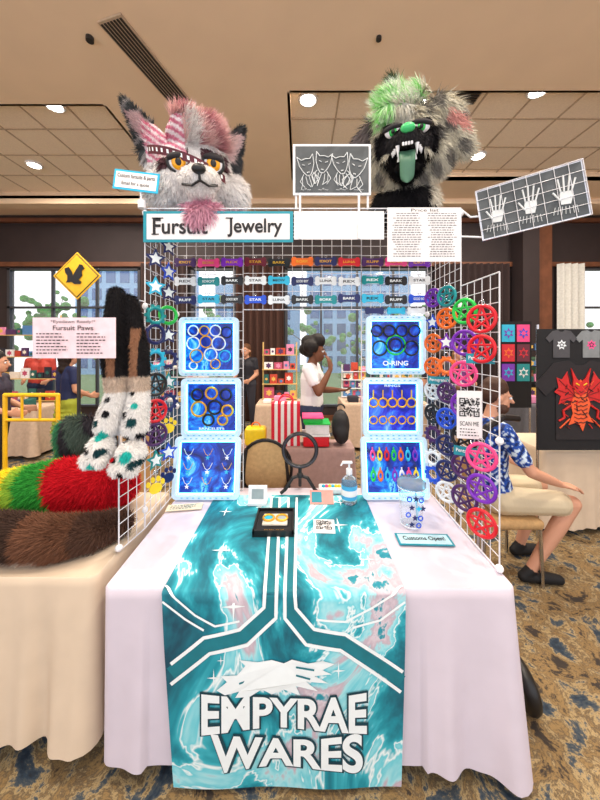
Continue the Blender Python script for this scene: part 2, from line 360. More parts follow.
def star(x,q,r,mt,o=.004,n=4,inner=.14):
    vs=[onb(x,q,o)]
    for i in range(2*n): a=pi*i/n; rr=r*(1 if i%2==0 else inner); vs.append(onb(x+rr*math.sin(a)*.75,q+rr*math.cos(a),o))
    b.add(vs,[[0,1+i,1+(i+1)%(2*n)] for i in range(2*n)],mt,False)
for px,py,r in[(234,604,.06),(219,588,.03),(338,665,.035),(215,672,.035),(358,702,.03),(222,655,.02),(352,608,.02)]: x,q=bp(px,py); star(x,q,r,print_white)
for x,y,r in[(.2,1.62,.07),(-.36,1.42,.06),(-.42,1.75,.05),(.3,1.36,.035),(.24,1.85,.04)]: star(x,1.192-y,r,print_white)
wp=[(218,684),(228,676),(222,670),(238,670),(246,661),(240,655),(258,658),(272,656),(284,659),(292,655),(308,658),(322,655),(334,658),(322,664),(331,668),(314,670),(328,677),(306,676),(318,685),(296,681),(300,690),(284,685),(272,690),(262,685),(250,692),(236,692),(240,686),(226,689)]
b.add([onb(*bp(*p),.005) for p in wp],[list(range(len(wp)))],print_white)
for (e0,e1) in(((258,667),(270,672)),((240,678),(252,674)),((280,666),(288,678)),((262,679),(280,676)),((296,662),(314,664)),((296,670),(310,673))): ribbon([bp(*e0),bp(*e1)],.007,dteal,.0065)
def btext(t,px0,px1,py0,py1,sh=0):
    for gx,mt,o,bo in((0,MC['logo_outline'] if 'logo_outline' in MC else mat('logo_outline',(8,62,76),.7),.0045,.075),(1,print_white,.0065,.03)):  # dark teal printed outline under the white lettering
        tmp=B('x'); e=1.8 if gx==0 else 0; tmp.text(t,Matrix.Identity(4),0,1,0,1,mt,bo); out=[]
        for v in tmp.v:
            u,w=v[0],v[1]; k=abs(u-.5)*2; py=(py1+e)+((py0-e)-(py1+e))*w
            py+= (sh*(k**1.5))*(w*2-1)*-1
            out.append(onb(*bp(px0-e+(px1-px0+2*e)*u,py),o))
        b.add(out,tmp.f,mt)
btext('EMPYRAE',203,366,693,722,6); btext('WARES',212,362,733,760,7)
b.build()
# ================= GRID RACK
b=B('wire_grid_display_rack')
def grid(p,u,v,w,h,sp=.062,r=.0019):
    p=Vector(p);u=Vector(u).normalized();v=Vector(v).normalized(); nu=max(1,round(w/sp)); nv=max(1,round(h/sp))
    for i in range(nu+1): rr=r*1.8 if i in(0,nu) else r; q=p+u*(w*i/nu); b.cyl(q,q+v*h,rr,wire,n=5)
    for j in range(nv+1): rr=r*1.8 if j in(0,nv) else r; q=p+v*(h*j/nv); b.cyl(q,q+u*w,rr,wire,n=5)
XL,XR=-.80,.83
grid((XL,2.02,ZT+.004),(1,0,0),(0,0,1),.43,1.65); grid((XR-.43,2.02,ZT+.004),(1,0,0),(0,0,1),.43,1.65)
grid((XL+.43,2.02,1.93),(1,0,0),(0,0,1),XR-XL-.86,.474)
grid((XL,1.6,ZT+.004),(0,1,0),(0,0,1),.42,1.65); grid((XR,1.6,ZT+.004),(0,1,0),(0,0,1),.42,1.65)
grid((XL-.03,1.42,ZT+.004),(.03,.18,0),(0,0,1),.18,1.17); grid((XR,1.29,ZT+.004),(0,1,0),(0,0,1),.31,1.25)
grid((XL,1.6,2.404),(1,0,0),(0,1,0),XR-XL,.42)
for z in(ZT+.1,1.3,1.9,2.38):
    for x,y in((XL,1.6),(XR,1.6),(XL,2.02),(XR,2.02)): b.sph((x,y,z),(.014,.014,.018),white)
for x,y,z in((XL-.03,1.42,ZT+.02),(XL-.03,1.42,1.3),(XR,1.29,1.3),(XR,1.29,ZT+.02)): b.sph((x,y,z),(.016,.016,.016),white)
b.build()
b=B('fursuit_jewelry_sign'); M=F(-.80,1.582,2.225)
b.bx(0,.765,0,.158,-.006,0,teal,M); b.quad(.018,.747,.014,.144,.001,paper,M)
M2=F(-.80,1.578,2.225); b.text('Fursuit',M2,.05,.33,.04,.12,ink,.02); b.text('Jewelry',M2,.43,.71,.025,.12,ink,.02)
for xx in(.053,.075,.43): b.quad(xx-.008,xx+.03,.118,.124,.001,ink,M2)
b.quad(.044,.082,.036,.042,.001,ink,M2); b.build()
b=B('paper_sign'); M=F(-.03,1.585,2.24); b.bx(0,.46,0,.145,-.003,0,paper,M); b.cyl((.0,1.578,2.24),(.0,1.578,2.47),.006,white); b.cyl((.3,1.578,2.24),(.3,1.578,2.47),.006,white); b.build()
b=B('printed_price_sheet'); M=F(.445,1.578,2.125); b.bx(0,.375,0,.275,-.003,0,paper,M); M=F(.445,1.574,2.125); gi=mat('grey_ink',(95,95,102),.7); b.lines(M,.02,.18,.02,.25,19,gi,True); b.lines(M,.2,.355,.02,.25,19,gi,True); b.text('Price list',M,.12,.26,.253,.268,ink); b.build()
b=B('small_blue_sign'); Ms=T(-.83,1.57,2.53)@RY(7)@R90; b.bx(-.115,.115,-.05,.05,-.004,0,NEON['cyan'],Ms)
b.quad(-.105,.105,-.04,.04,.001,paper,Ms); M=Ms@T(0,0,.004); b.text('Custom fursuits & parts',M,-.095,.095,.005,.03,ink,.01); b.text('Email for a quote',M,-.07,.07,-.03,-.008,ink,.01)
b.cyl((-.81,1.585,2.405),(-.81,1.577,2.5),.005,white); b.cyl((-.81,1.59,2.4),(-.81,1.59,2.44),.02,white); b.build()
chalk=ramp_mat('chalkboard',[(0,(34,38,42)),(.5,(66,72,76)),(1,(100,104,108))],scale=9,dist=1,rough=.6)
b=B('engraved_artwork_plaque'); M=F(-.036,1.59,2.47); b.bx(0,.4,0,.26,-.012,0,white,M); b.bx(.012,.388,.012,.248,0,.003,chalk,M); M=F(-.036,1.585,2.47)
gp=mat('grey_line_art',(205,210,212),.6)
wolf=[(-.022,-.03),(-.034,.0),(-.038,.045),(-.02,.026),(0,.03),(.02,.026),(.038,.045),(.034,0),(.022,-.03),(.008,-.05),(-.008,-.05)]
for cx,cy,rz,s in((.07,.15,12,1.1),(.155,.165,-8,1.1),(.245,.16,10,1.1),(.325,.145,-14,1.2)):
    Mw=M@T(cx,cy,0)@RZ(rz)@SC(s,s,1); b.line(wolf,.0045,gp,Mw,True); b.line([(-.02,.005),(-.008,.0)],.004,gp,Mw); b.line([(.02,.005),(.008,.0)],.004,gp,Mw); b.line([(-.006,-.035),(.006,-.035)],.006,gp,Mw)
    for k in range(5): x=-.03+.015*k; b.line([(x,-.052),(x+random.uniform(-.015,.015),-.085),(x+random.uniform(-.02,.02),-.105)],.004,gp,Mw)
    for sx in(-1,1): b.line([(sx*.022,-.04),(sx*.045,-.07),(sx*.03,-.1)],.004,gp,Mw)
for cx in(.04,.13,.22,.31): b.text('~*~',M,cx,cx+.05,.022,.034,gp)
b.cyl((-.02,1.6,2.40),(-.02,1.6,2.47),.006,white); b.cyl((.35,1.6,2.40),(.35,1.6,2.47),.006,white); b.build()
b=B('handprint_plaque'); A=Vector((.93,1.58,2.23)); C=Vector((1.31,1.39,2.285)); u=(C-A); w=u.length; u.normalize(); v=Vector((0,0,1)); v=(v-u*v.dot(u)).normalized(); n=u.cross(v)
M=Matrix((( u.x,v.x,n.x,A.x),(u.y,v.y,n.y,A.y),(u.z,v.z,n.z,A.z),(0,0,0,1)))
b.bx(0,w,0,.26,-.01,0,chrome,M); b.bx(.008,w-.008,.008,.252,0,.002,chalk,M)
Mg=M@T(0,0,.006)
for i in range(9): b.cyl((w*i/8,0,0),(w*i/8,.26,0),.0015,wire,n=4,M=Mg)
for i in range(6): b.cyl((0,.26*i/5,0),(w,.26*i/5,0),.0015,wire,n=4,M=Mg)
for k,cx in enumerate((.075,.21,.345)):
    Mh=M@T(cx,.075,.004)@RZ(-8); b.prism([(-.018,0),(.018,0),(.025,.04),(.023,.06),(-.023,.06),(-.025,.04)],.001,gp,Mh)
    for i,(dx,L) in enumerate(((-.021,.05),(-.008,.065),(.007,.06),(.02,.045))): b.cyl((dx,.06,0),(dx*1.6,.07+L,0),.0042,gp,n=5,M=Mh)
    b.cyl((-.022,.02,0),(-.05,.06,0),.0045,gp,n=5,M=Mh)
    for q in range(7): b.line([(-.04+.013*q,-.01),(-.045+.015*q,-.045)],.003,gp,Mh,z=.001)
b.tube([(.83,1.6,2.4),(.88,1.6,2.36),(.95,1.585,2.36)],.005,white); b.tube([(.83,1.6,2.26),(.95,1.585,2.25)],.005,white); b.build()
b=B('price_list_sign'); M=F(-1.13,1.31,1.644,0); b.bx(0,.35,0,.172,-.004,0,mat('pink_paper',(243,215,222),.8),M); M=F(-1.13,1.304,1.644)
b.text('*Eyedawn Ready!*',M,.08,.27,.145,.161,ink,.003); b.text('Fursuit Paws',M,.09,.26,.118,.138,ink,.008); b.lines(M,.02,.16,.015,.11,7,ink); b.lines(M,.19,.33,.015,.11,7,ink); b.tube([(-.83,1.42,1.7),(-.84,1.31,1.7)],.004,white); b.build()
b=B('yellow_diamond_sign'); M=T(-1.58,2.2,2.19)@R90@RZ(45); b.rbox((0,0,0),(.24,.24,.008),mat('sign_yellow',(250,190,25),.5),.0035,M)
b.rbox((0,0,.003),(.222,.222,.006),black,.002,M); b.rbox((0,0,.006),(.21,.21,.006),MC['sign_yellow'],.002,M)
M=T(-1.58,2.186,2.19)@R90; sq=[(-.07,-.05),(-.03,-.045),(-.01,-.06),(.03,-.06),(.04,-.045),(.02,-.03),(.045,.0),(.04,.035),(.06,.05),(.045,.075),(.025,.08),(.015,.06),(.0,.04),(-.02,.0),(-.03,.03),(-.05,.06),(-.08,.05),(-.075,.02),(-.06,0),(-.06,-.03)]
b.prism(sq,.002,ink,M); b.cyl((-1.58,2.215,0),(-1.58,2.215,2.2),.012,dk); b.cyl((-1.58,2.215,0),(-1.58,2.215,.02),.13,dk,n=20); b.build()
# ================= bones, keychains
def bone(b,M,c,w=.13,h=.045,lab=print_white):
    pts=[]; r=h*.3
    def arc(cx,cy,a0,a1):
        for i in range(6): a=math.radians(a0+(a1-a0)*i/5); pts.append((cx+r*math.cos(a),cy+r*math.sin(a)))
    arc(w/2-r,-h/2+r,-150,45); arc(w/2-r,h/2-r,-45,150); arc(-w/2+r,h/2-r,30,225); arc(-w/2+r,-h/2+r,135,330)
    b.prism(pts,.003,c,M); b.torus(.007,.0015,chrome,M@T(0,h/2+.0,.002),n=10,m=4)
    if lab: b.text(random.choice(['STAR','REX','LUNA','GOOD BOY','BORK','MEOW','RUFF','BARK','IDIOT']),M@T(0,0,.004),-w*.27,w*.27,-h*.12,h*.14,lab,.02)
b=B('bone_name_tags'); rows=[(2.235,['plum','pink','purple','maroon','black','orange','navy','red'],gold),(2.115,['white','teal','black','white','cyan','navy','white'],None),(1.995,['navy','cyan','black','blue','white','black','teal'],print_white)]
for z,cs,lb in rows:
    for i in range(11):
        x=-.74+i*.151; c=cs[i%len(cs)]; bone(b,F(x,2.0,z+random.uniform(-.006,.006)),NEON[c],.144,.062,(ink if c in('white','cyan') else (lb or print_white)))
for x,c in((.48,'navy'),(.62,'cyan'),(.75,'white')): bone(b,F(x,2.0,1.92),NEON[c],.12,.05,None)
b.build()
def spoly(r,inner,n=5): return [((r if i%2==0 else r*inner)*math.sin(pi*i/n),(r if i%2==0 else r*inner)*math.cos(pi*i/n)) for i in range(2*n)]
def kc(b,M,c,typ,s=.05):
    b.torus(.012,.002,chrome,M@T(0,s+.012,0),n=12,m=4)
    if typ=='pent':
        b.torus(s,.0085,c,M,n=28,m=6); P=[(s*math.sin(2*pi*i/5),s*math.cos(2*pi*i/5),0) for i in range(5)]
        for i in range(5): b.cyl(P[i],P[(i+2)%5],.0055,c,n=5,M=M)
    elif typ=='star': b.prism(spoly(s,.48),.005,c,M); b.prism(spoly(s*.62,.48),.002,print_white,M@T(0,0,.006))
    elif typ=='ring': b.torus(s*.85,.010,c,M,n=26,m=7)
    elif typ=='gear':
        b.torus(s*.72,.010,c,M,n=24,m=6)
        for i in range(10): a=2*pi*i/10; b.box((s*.9*math.cos(a),s*.9*math.sin(a),0),(.016,.016,.012),c,M)
    elif typ=='paw':
        b.prism([(s*.6*math.cos(2*pi*i/16),-s*.25+s*.5*math.sin(2*pi*i/16)) for i in range(16)],.006,c,M)
        for dx,dy in((-.65,.25),(-.25,.6),(.25,.6),(.65,.25)): b.prism([(s*dx+s*.2*math.cos(2*pi*i/10),s*dy+s*.26*math.sin(2*pi*i/10)) for i in range(10)],.006,c,M)
b=B('keychain_charms')
palR=[['red','green'],['red','purple'],['pink','orange'],['purple','navy'],['pink','black'],['purple','plum'],['red','plum']]
for r,z in enumerate([1.87,1.73,1.58,1.42,1.27,1.12,.98]):
    for k,y in enumerate((1.35,1.49) if r not in(2,3) else (1.5,)):
        kc(b,T(.79,y,z-(1.53-y)*.3+random.uniform(-.01,.01))@RZ(-50+random.uniform(-10,10))@R90,NEON[palR[r][k]],'pent',.056)
for r,z in enumerate([1.97,1.84,1.71,1.57,1.43,1.3,1.17,1.04,.92]):
    for k,y in enumerate((1.66,1.83)):
        kc(b,T(.785,y,z+random.uniform(-.02,.02))@RZ(-50+random.uniform(-10,10))@R90,NEON[random.choice(['green','green','teal','orange','purple','red','blue','orange'] if r<4 else ['navy','black','blue','white','plum','green'])],random.choice(['pent','pent','gear','star']),.05)
b.build()
b=B('keychain_charms')
for z in [2.28,2.14,2.0,1.87,1.74,1.61,1.48,1.35,1.22,1.09,.96]:
    pal=['cyan','blue','navy','blue','navy'] if z>1.5 else ['navy','black','plum','teal','yellow','blue','red','navy']
    if 1.8<z<1.95: pal=['green','purple','teal','green']
    for y in(1.64,1.8):
        kc(b,T(-.765,y,z+random.uniform(-.02,.02))@RZ(50+random.uniform(-10,10))@R90,NEON[random.choice(pal)],('star' if z>1.95 else random.choice(['star','gear','ring','paw'])) if z>1.5 else random.choice(['gear','paw','star','pent']),.056)
b.build()
b=B('teal_header_cards')
for x,y,z,rz in((.79,1.36,1.64,-35),(.78,1.75,1.5,-35),(.78,1.45,1.2,-35)):
    M=T(x,y,z)@RZ(rz)@R90; b.bx(-.055,.055,-.022,.022,-.002,0,teal,M); b.text('Pentagrams',M@T(0,0,.002),-.045,.045,-.01,.012,print_white,.01)
b.build()
b=B('qr_code_sign'); M=T(.775,1.42,1.38)@RZ(-12)@R90; b.bx(-.052,.052,-.11,.11,-.003,0,paper,M); b.qr(M@T(0,.035,.003),.085,ink); b.text('SCAN ME',M@T(0,0,.003),-.04,.04,-.05,-.03,ink); b.lines(M@T(0,0,.003),-.04,.04,-.1,-.058,3,ink); b.build()
# ================= LED light boxes
galaxy=ramp_mat('led_galaxy_print',[(0,(0,2,22)),(.38,(2,14,80)),(.47,(4,45,165)),(.54,(8,95,220)),(.60,(20,160,245)),(.645,(130,230,255)),(.68,(10,100,220)),(.85,(2,20,110))],scale=7,dist=1.0,detail=8,rough=.25,emit=1.1,nrough=.6,dark=True)
violet=ramp_mat('led_violet_print',[(0,(4,4,45)),(.42,(18,22,150)),(.52,(45,50,215)),(.62,(60,130,250)),(.7,(150,200,255))],scale=7,dist=1.0,detail=8,rough=.25,emit=1.1,nrough=.6,dark=True)
ledf=mat('led_frame',(200,222,240),.3,emit=.22,ecol=(150,220,255)); leds=mat('led_strip',(200,245,255),.3,emit=7,ecol=(90,215,255))
def ledbox(x,y,z,kind,tilt=0,w=.375,h=.37,rz=0):
    b=B('led_display_frame'); M=T(x,y,z)@RZ(rz)@RX(90+tilt)
    def rr(W,H,r): 
        P=[]
        for cx,cy,a0 in((W/2-r,H/2-r,0),(-W/2+r,H/2-r,90),(-W/2+r,-H/2+r,180),(W/2-r,-H/2+r,270)):
            for i in range(6): a=math.radians(a0+18*i); P.append((cx+r*math.cos(a),cy+r*math.sin(a)))
        return P
    O=rr(w,h,.03); I=rr(w-.05,h-.05,.014); n=len(O)
    vs=[(p[0],p[1],0) for p in O]+[(p[0],p[1],.03) for p in O]+[(p[0],p[1],.034) for p in I]+[(p[0],p[1],.004) for p in I]
    fs=[]
    for k in range(3):
        for i in range(n): j=(i+1)%n; fs.append([k*n+i,k*n+j,(k+1)*n+j,(k+1)*n+i])
    b.add(vs,fs,ledf,False,M); b.add([(p[0],p[1],0) for p in O],[list(range(n))[::-1]],white,False,M)
    b.add([(p[0],p[1],.005) for p in I],[list(range(n))],violet if kind==5 else galaxy,False,M)
    for s in(-1,1):
        b.box((0,s*(h/2-.031),.012),(w-.07,.007,.012),leds,M); b.box((s*(w/2-.031),0,.012),(.007,h-.07,.012),leds,M)
        for k in range(9): b.box((-.14+.035*k,s*(h/2-.012),.034),(.012,.004,.002),NEON['cyan'],M)
    def rg(cx,cy,R,c,r=.006): b.torus(R,r,{'w':print_white,'g':gold,'k':black,'n':NEON['green'],'c':NEON['cyan']}[c],M@T(cx,cy,.014),n=24,m=6)
    if kind==1:
        for a in((-.10,.10,.032,'w'),(-.03,.10,.03,'g'),(.04,.10,.034,'w'),(.11,.09,.034,'k'),(-.10,.02,.04,'w'),(-.02,.03,.036,'g'),(.06,.02,.042,'w'),(-.08,-.06,.04,'g'),(.01,-.05,.04,'w'),(.1,-.06,.035,'c'),(-.1,-.12,.024,'w'),(.04,-.11,.03,'g')): rg(*a,.0045)
    elif kind==2:
        for a in((-.09,.08,.035,'k'),(0,.09,.036,'g'),(.09,.08,.035,'k'),(-.08,-.01,.046,'g'),(.02,0,.042,'k'),(.1,-.02,.034,'g'),(-.02,-.08,.034,'k'),(.07,-.08,.03,'g')): rg(*a,.007)
        b.text('BRACELETS',M@T(0,0,.012),-.08,.08,-.142,-.127,print_white,.02)
    elif kind==3:
        for k in range(9):
            xx,yy=-.12+.12*(k%3),.09-.085*(k//3); b.line([(xx-.03,yy+.02),(xx-.015,yy-.012),(xx,yy-.022),(xx+.015,yy-.012),(xx+.03,yy+.02)],.004,gold if k%2 else print_white,M,z=.012); b.prism(spoly(.015,.45),.003,NEON['cyan'] if k%2 else print_white,M@T(xx,yy-.034,.012))
    elif kind==4:
        for k in range(4): rg(-.12+.08*k,.09,.036,'k',.006)
        rg(0,-.0,.06,'n',.006); rg(-.1,-.02,.045,'k'); rg(.1,-.02,.045,'k'); rg(0,0,.04,'k')
        b.text('O-RING',M@T(0,0,.012),-.08,.08,-.13,-.1,print_white,.02)
    elif kind==5:
        for k in range(5):
            rg(-.12+.06*k,.03,.028,'g'); rg(-.12+.06*k,-.08,.024,'g',.005); b.cyl((-.12+.06*k,.06,.012),(-.12+.06*k,.11,.012),.005,gold,M=M,n=6)
        b.text('RINGS',M@T(0,0,.012),-.05,.05,.13,.145,print_white,.02)
    else:
        cs=['pink','yellow','red','green','orange','cyan','purple','white']
        for r in range(2):
            for k in range(7):
                c=NEON[cs[(k+r*3)%8]]; Mk=M@T(-.132+.044*k,.07-.12*r,.014); b.torus(.015,.0065,c,Mk@SC(.85,1.7,1),n=16,m=5); b.cyl((0,.025,0),(0,.05,0),.005,c,n=6,M=Mk)
    b.build()
ledbox(-.575,1.975,1.69,1); ledbox(-.56,1.975,1.305,2); ledbox(-.575,1.935,.94,3,-10,.41,.37)
ledbox(.605,1.975,1.70,4); ledbox(.585,1.975,1.305,5); ledbox(.585,1.935,.94,6,-10,.41,.37)
# ================= TABLE ITEMS
Z1=ZT+.0075
b=B('card_holder'); M=T(-.25,1.83,Z1+.055)@RX(78); b.bx(-.055,.055,-.055,.055,-.01,0,white,M); b.quad(-.035,.035,-.02,.035,.001,mat('grey_print',(150,165,170),.7),M); b.box((-.25,1.85,Z1+.01),(.11,.08,.015),white); b.build()
b=B('goggles_display_box'); b.bx(-.235,-.03,1.52,1.74,Z1,Z1+.012,black)
for a in((-.235,-.225,1.52,1.74),(-.04,-.03,1.52,1.74),(-.235,-.03,1.52,1.53),(-.235,-.03,1.73,1.74)): b.bx(a[0],a[1],a[2],a[3],Z1+.012,Z1+.03,black)
b.bx(-.225,-.04,1.53,1.73,Z1+.012,Z1+.016,mat('felt',(32,32,36),.95))
b.rbox((-.13,1.63,Z1+.024),(.13,.1,.014),mat('pearl_insert',(215,210,195),.4),.006)
for xx in(-.165,-.095): b.torus(.028,.006,gold,T(xx,1.63,Z1+.035),n=20); b.cyl((xx,1.63,Z1+.031),(xx,1.63,Z1+.034),.025,NEON['cyan'] if xx<-.13 else MC['grey_print'],n=20)
b.text('EMBLEMS',T(0,0,Z1+.0175),-.18,-.08,1.54,1.555,gold); b.build()
b=B('qr_code_card'); M=T(.125,1.61,Z1)@RZ(-3); b.bx(-.055,.055,-.06,.06,0,.003,paper,M); b.qr(M@T(0,.008,.0045),.08,ink); b.build()
b=B('business_card_stand'); M=T(.13,1.86,Z1+.03)@RX(45); b.bx(-.07,.07,-.04,.04,-.003,0,mat('salmon_card',(225,150,140),.7),M); b.quad(-.06,0,-.03,.03,.001,teal,M); b.box((.13,1.875,Z1+.008),(.12,.05,.014),white); b.build()
clear=mat('clear_plastic',(215,235,245),.08,trans=.85)
b=B('hand_sanitizer_bottle'); x,y=.295,1.86; prof=[(.0,0),(.042,0),(.046,.01),(.046,.12),(.04,.145),(.018,.16),(.016,.175)]
def lathe(b,x,y,z,prof,mt,n=24):
    vs=[];fs=[]
    for r,h in prof:
        for i in range(n): a=2*pi*i/n; vs.append((x+r*math.cos(a),y+r*math.sin(a),z+h))
    for k in range(len(prof)-1):
        for i in range(n): j=(i+1)%n; fs.append([k*n+i,k*n+j,(k+1)*n+j,(k+1)*n+i])
    b.add(vs,fs,mt,True)
lathe(b,x,y,Z1,prof,clear); lathe(b,x,y,Z1,[(.0472,.03),(.0472,.11)],mat('sanitizer_label',(70,170,220),.5)); lathe(b,x,y,Z1,[(.0475,.05),(.0475,.085)],paper)
b.cyl((x,y,Z1+.17),(x,y,Z1+.2),.019,white); b.cyl((x,y,Z1+.2),(x,y,Z1+.235),.006,white); b.rbox((x-.012,y-.005,Z1+.24),(.06,.022,.014),white,.005); b.cyl((x-.04,y-.005,Z1+.238),(x-.05,y-.005,Z1+.22),.005,white); b.build()
b=B('plastic_tumbler'); x,y=.585,1.63; frost=mat('clear_cup',(240,246,250),.05,trans=.6,alpha=.45)
lathe(b,x,y,Z1,[(0,0),(.05,0),(.053,.01),(.068,.2),(.069,.21)],frost); lathe(b,x,y,Z1,[(.071,.205),(.073,.208),(.073,.225),(.06,.238),(0,.24)],mat('smoke_lid',(120,135,150),.15,alpha=.8)); 
b.torus(.069,.0025,white,T(x,y,Z1+.2),n=28); b.torus(.052,.003,white,T(x,y,Z1+.006),n=28)
pm=lambda dx,dz:T(x+dx,y-math.sqrt(max(0,.0665**2-dx*dx)),Z1+dz)@R90
for dx,dz,k in((-.03,.16,0),(.0,.165,1),(.03,.155,0),(-.02,.12,1),(.015,.115,2),(.04,.11,1),(-.035,.08,0),(-.005,.07,1),(.025,.065,0),(-.02,.035,1),(.015,.03,0)):
    c=NEON[['blue','navy','cyan'][k]]
    if k==0: b.torus(.011,.0035,c,pm(dx,dz),n=14)
    else: b.prism(spoly(.016,.45,5 if k==1 else 4),.003,c,pm(dx,dz))
b.cyl((x+.02,y,Z1+.23),(x+.03,y,Z1+.02),.004,NEON['cyan'],n=8); b.build()
b=B('teal_promo_card'); M=T(.6,1.5,Z1)@RZ(-2); b.bx(-.13,.13,-.045,.045,0,.003,teal,M); b.quad(-.12,.12,-.037,.037,.0035,mat('pale_card',(190,225,235),.7),M); b.text('Customs Open!',M@T(0,0,.005),-.1,.1,-.018,.02,ink,.015); b.build()
b=B('gold_card'); M=T(-.67,1.8,Z1)@RZ(8); b.bx(-.1,.1,-.035,.035,0,.003,mat('cream_card',(238,222,190),.7),M); b.lines(M@T(0,0,.004),-.08,.08,-.025,.025,3,ink); b.build()
b=B('phone_tripod'); hub=(0,1.98,Z1+.11)
for a in(200,340,90):
    r=math.radians(a); b.tube([hub,(.05*math.cos(r),1.98+.04*math.sin(r),Z1+.1),(.1*math.cos(r),1.98+.07*math.sin(r),Z1+.03),(.13*math.cos(r),1.98+.08*math.sin(r),Z1+.009)],.011,black)
b.sph(hub,.022,black); b.cyl(hub,(0,1.98,Z1+.17),.012,black); b.torus(.105,.013,black,T(0,1.97,Z1+.275)@R90,n=36,m=8); b.torus(.105,.006,mat('ring_lamp',(50,50,62),.3),T(0,1.96,Z1+.275)@R90,n=36,m=8); b.build()
b=B('small_charm_tray'); b.rbox((.2,1.99,Z1+.02),(.16,.08,.036),white,.01); 
for i in range(6): b.sph((.15+.02*i,1.98,Z1+.04),.012,NEON[random.choice(['red','cyan','yellow','pink'])])
b.build()
# ================= CHAIRS
tan=mat('tan_upholstery',(185,148,100),.8,noise=.12,scale=40); cframe=mat('chair_frame_dark',(35,30,30),.35,.5)
def chair(x,y,rz=0,fr=cframe,fab=tan):
    b=B('banquet_chair'); M=T(x,y,0)@RZ(rz)
    for sx in(-.19,.19):
        b.tube([(sx,-.2,0),(sx*.95,-.19,.42)],.012,fr,M=M); b.tube([(sx,.24,0),(sx*.95,.19,.42),(sx*.85,.24,.72),(sx*.7,.27,.98)],.012,fr,M=M)
    b.rbox((0,0,.44),(.42,.42,.07),fab,.03,M); b.tube([(-.18,-.18,.4),(.18,-.18,.4)],.01,fr,M=M)
    for zz in(.5,.62,.75): b.cyl((-.13,.23,zz),(.13,.23,zz),.007,fr,M=M)
    M3=M@T(0,.24,.83)@RX(-8); b.sph((0,0,0),(.175,.03,.205),fab,M3); b.torus(.19,.012,fr,M3@RX(90)@SC(.95,1.12,1),n=30); b.build()
chair(-.24,2.42,180); chair(-2.45,2.5,175); chair(-1.9,2.95,200); chair(1.5,2.36,90,chrome)
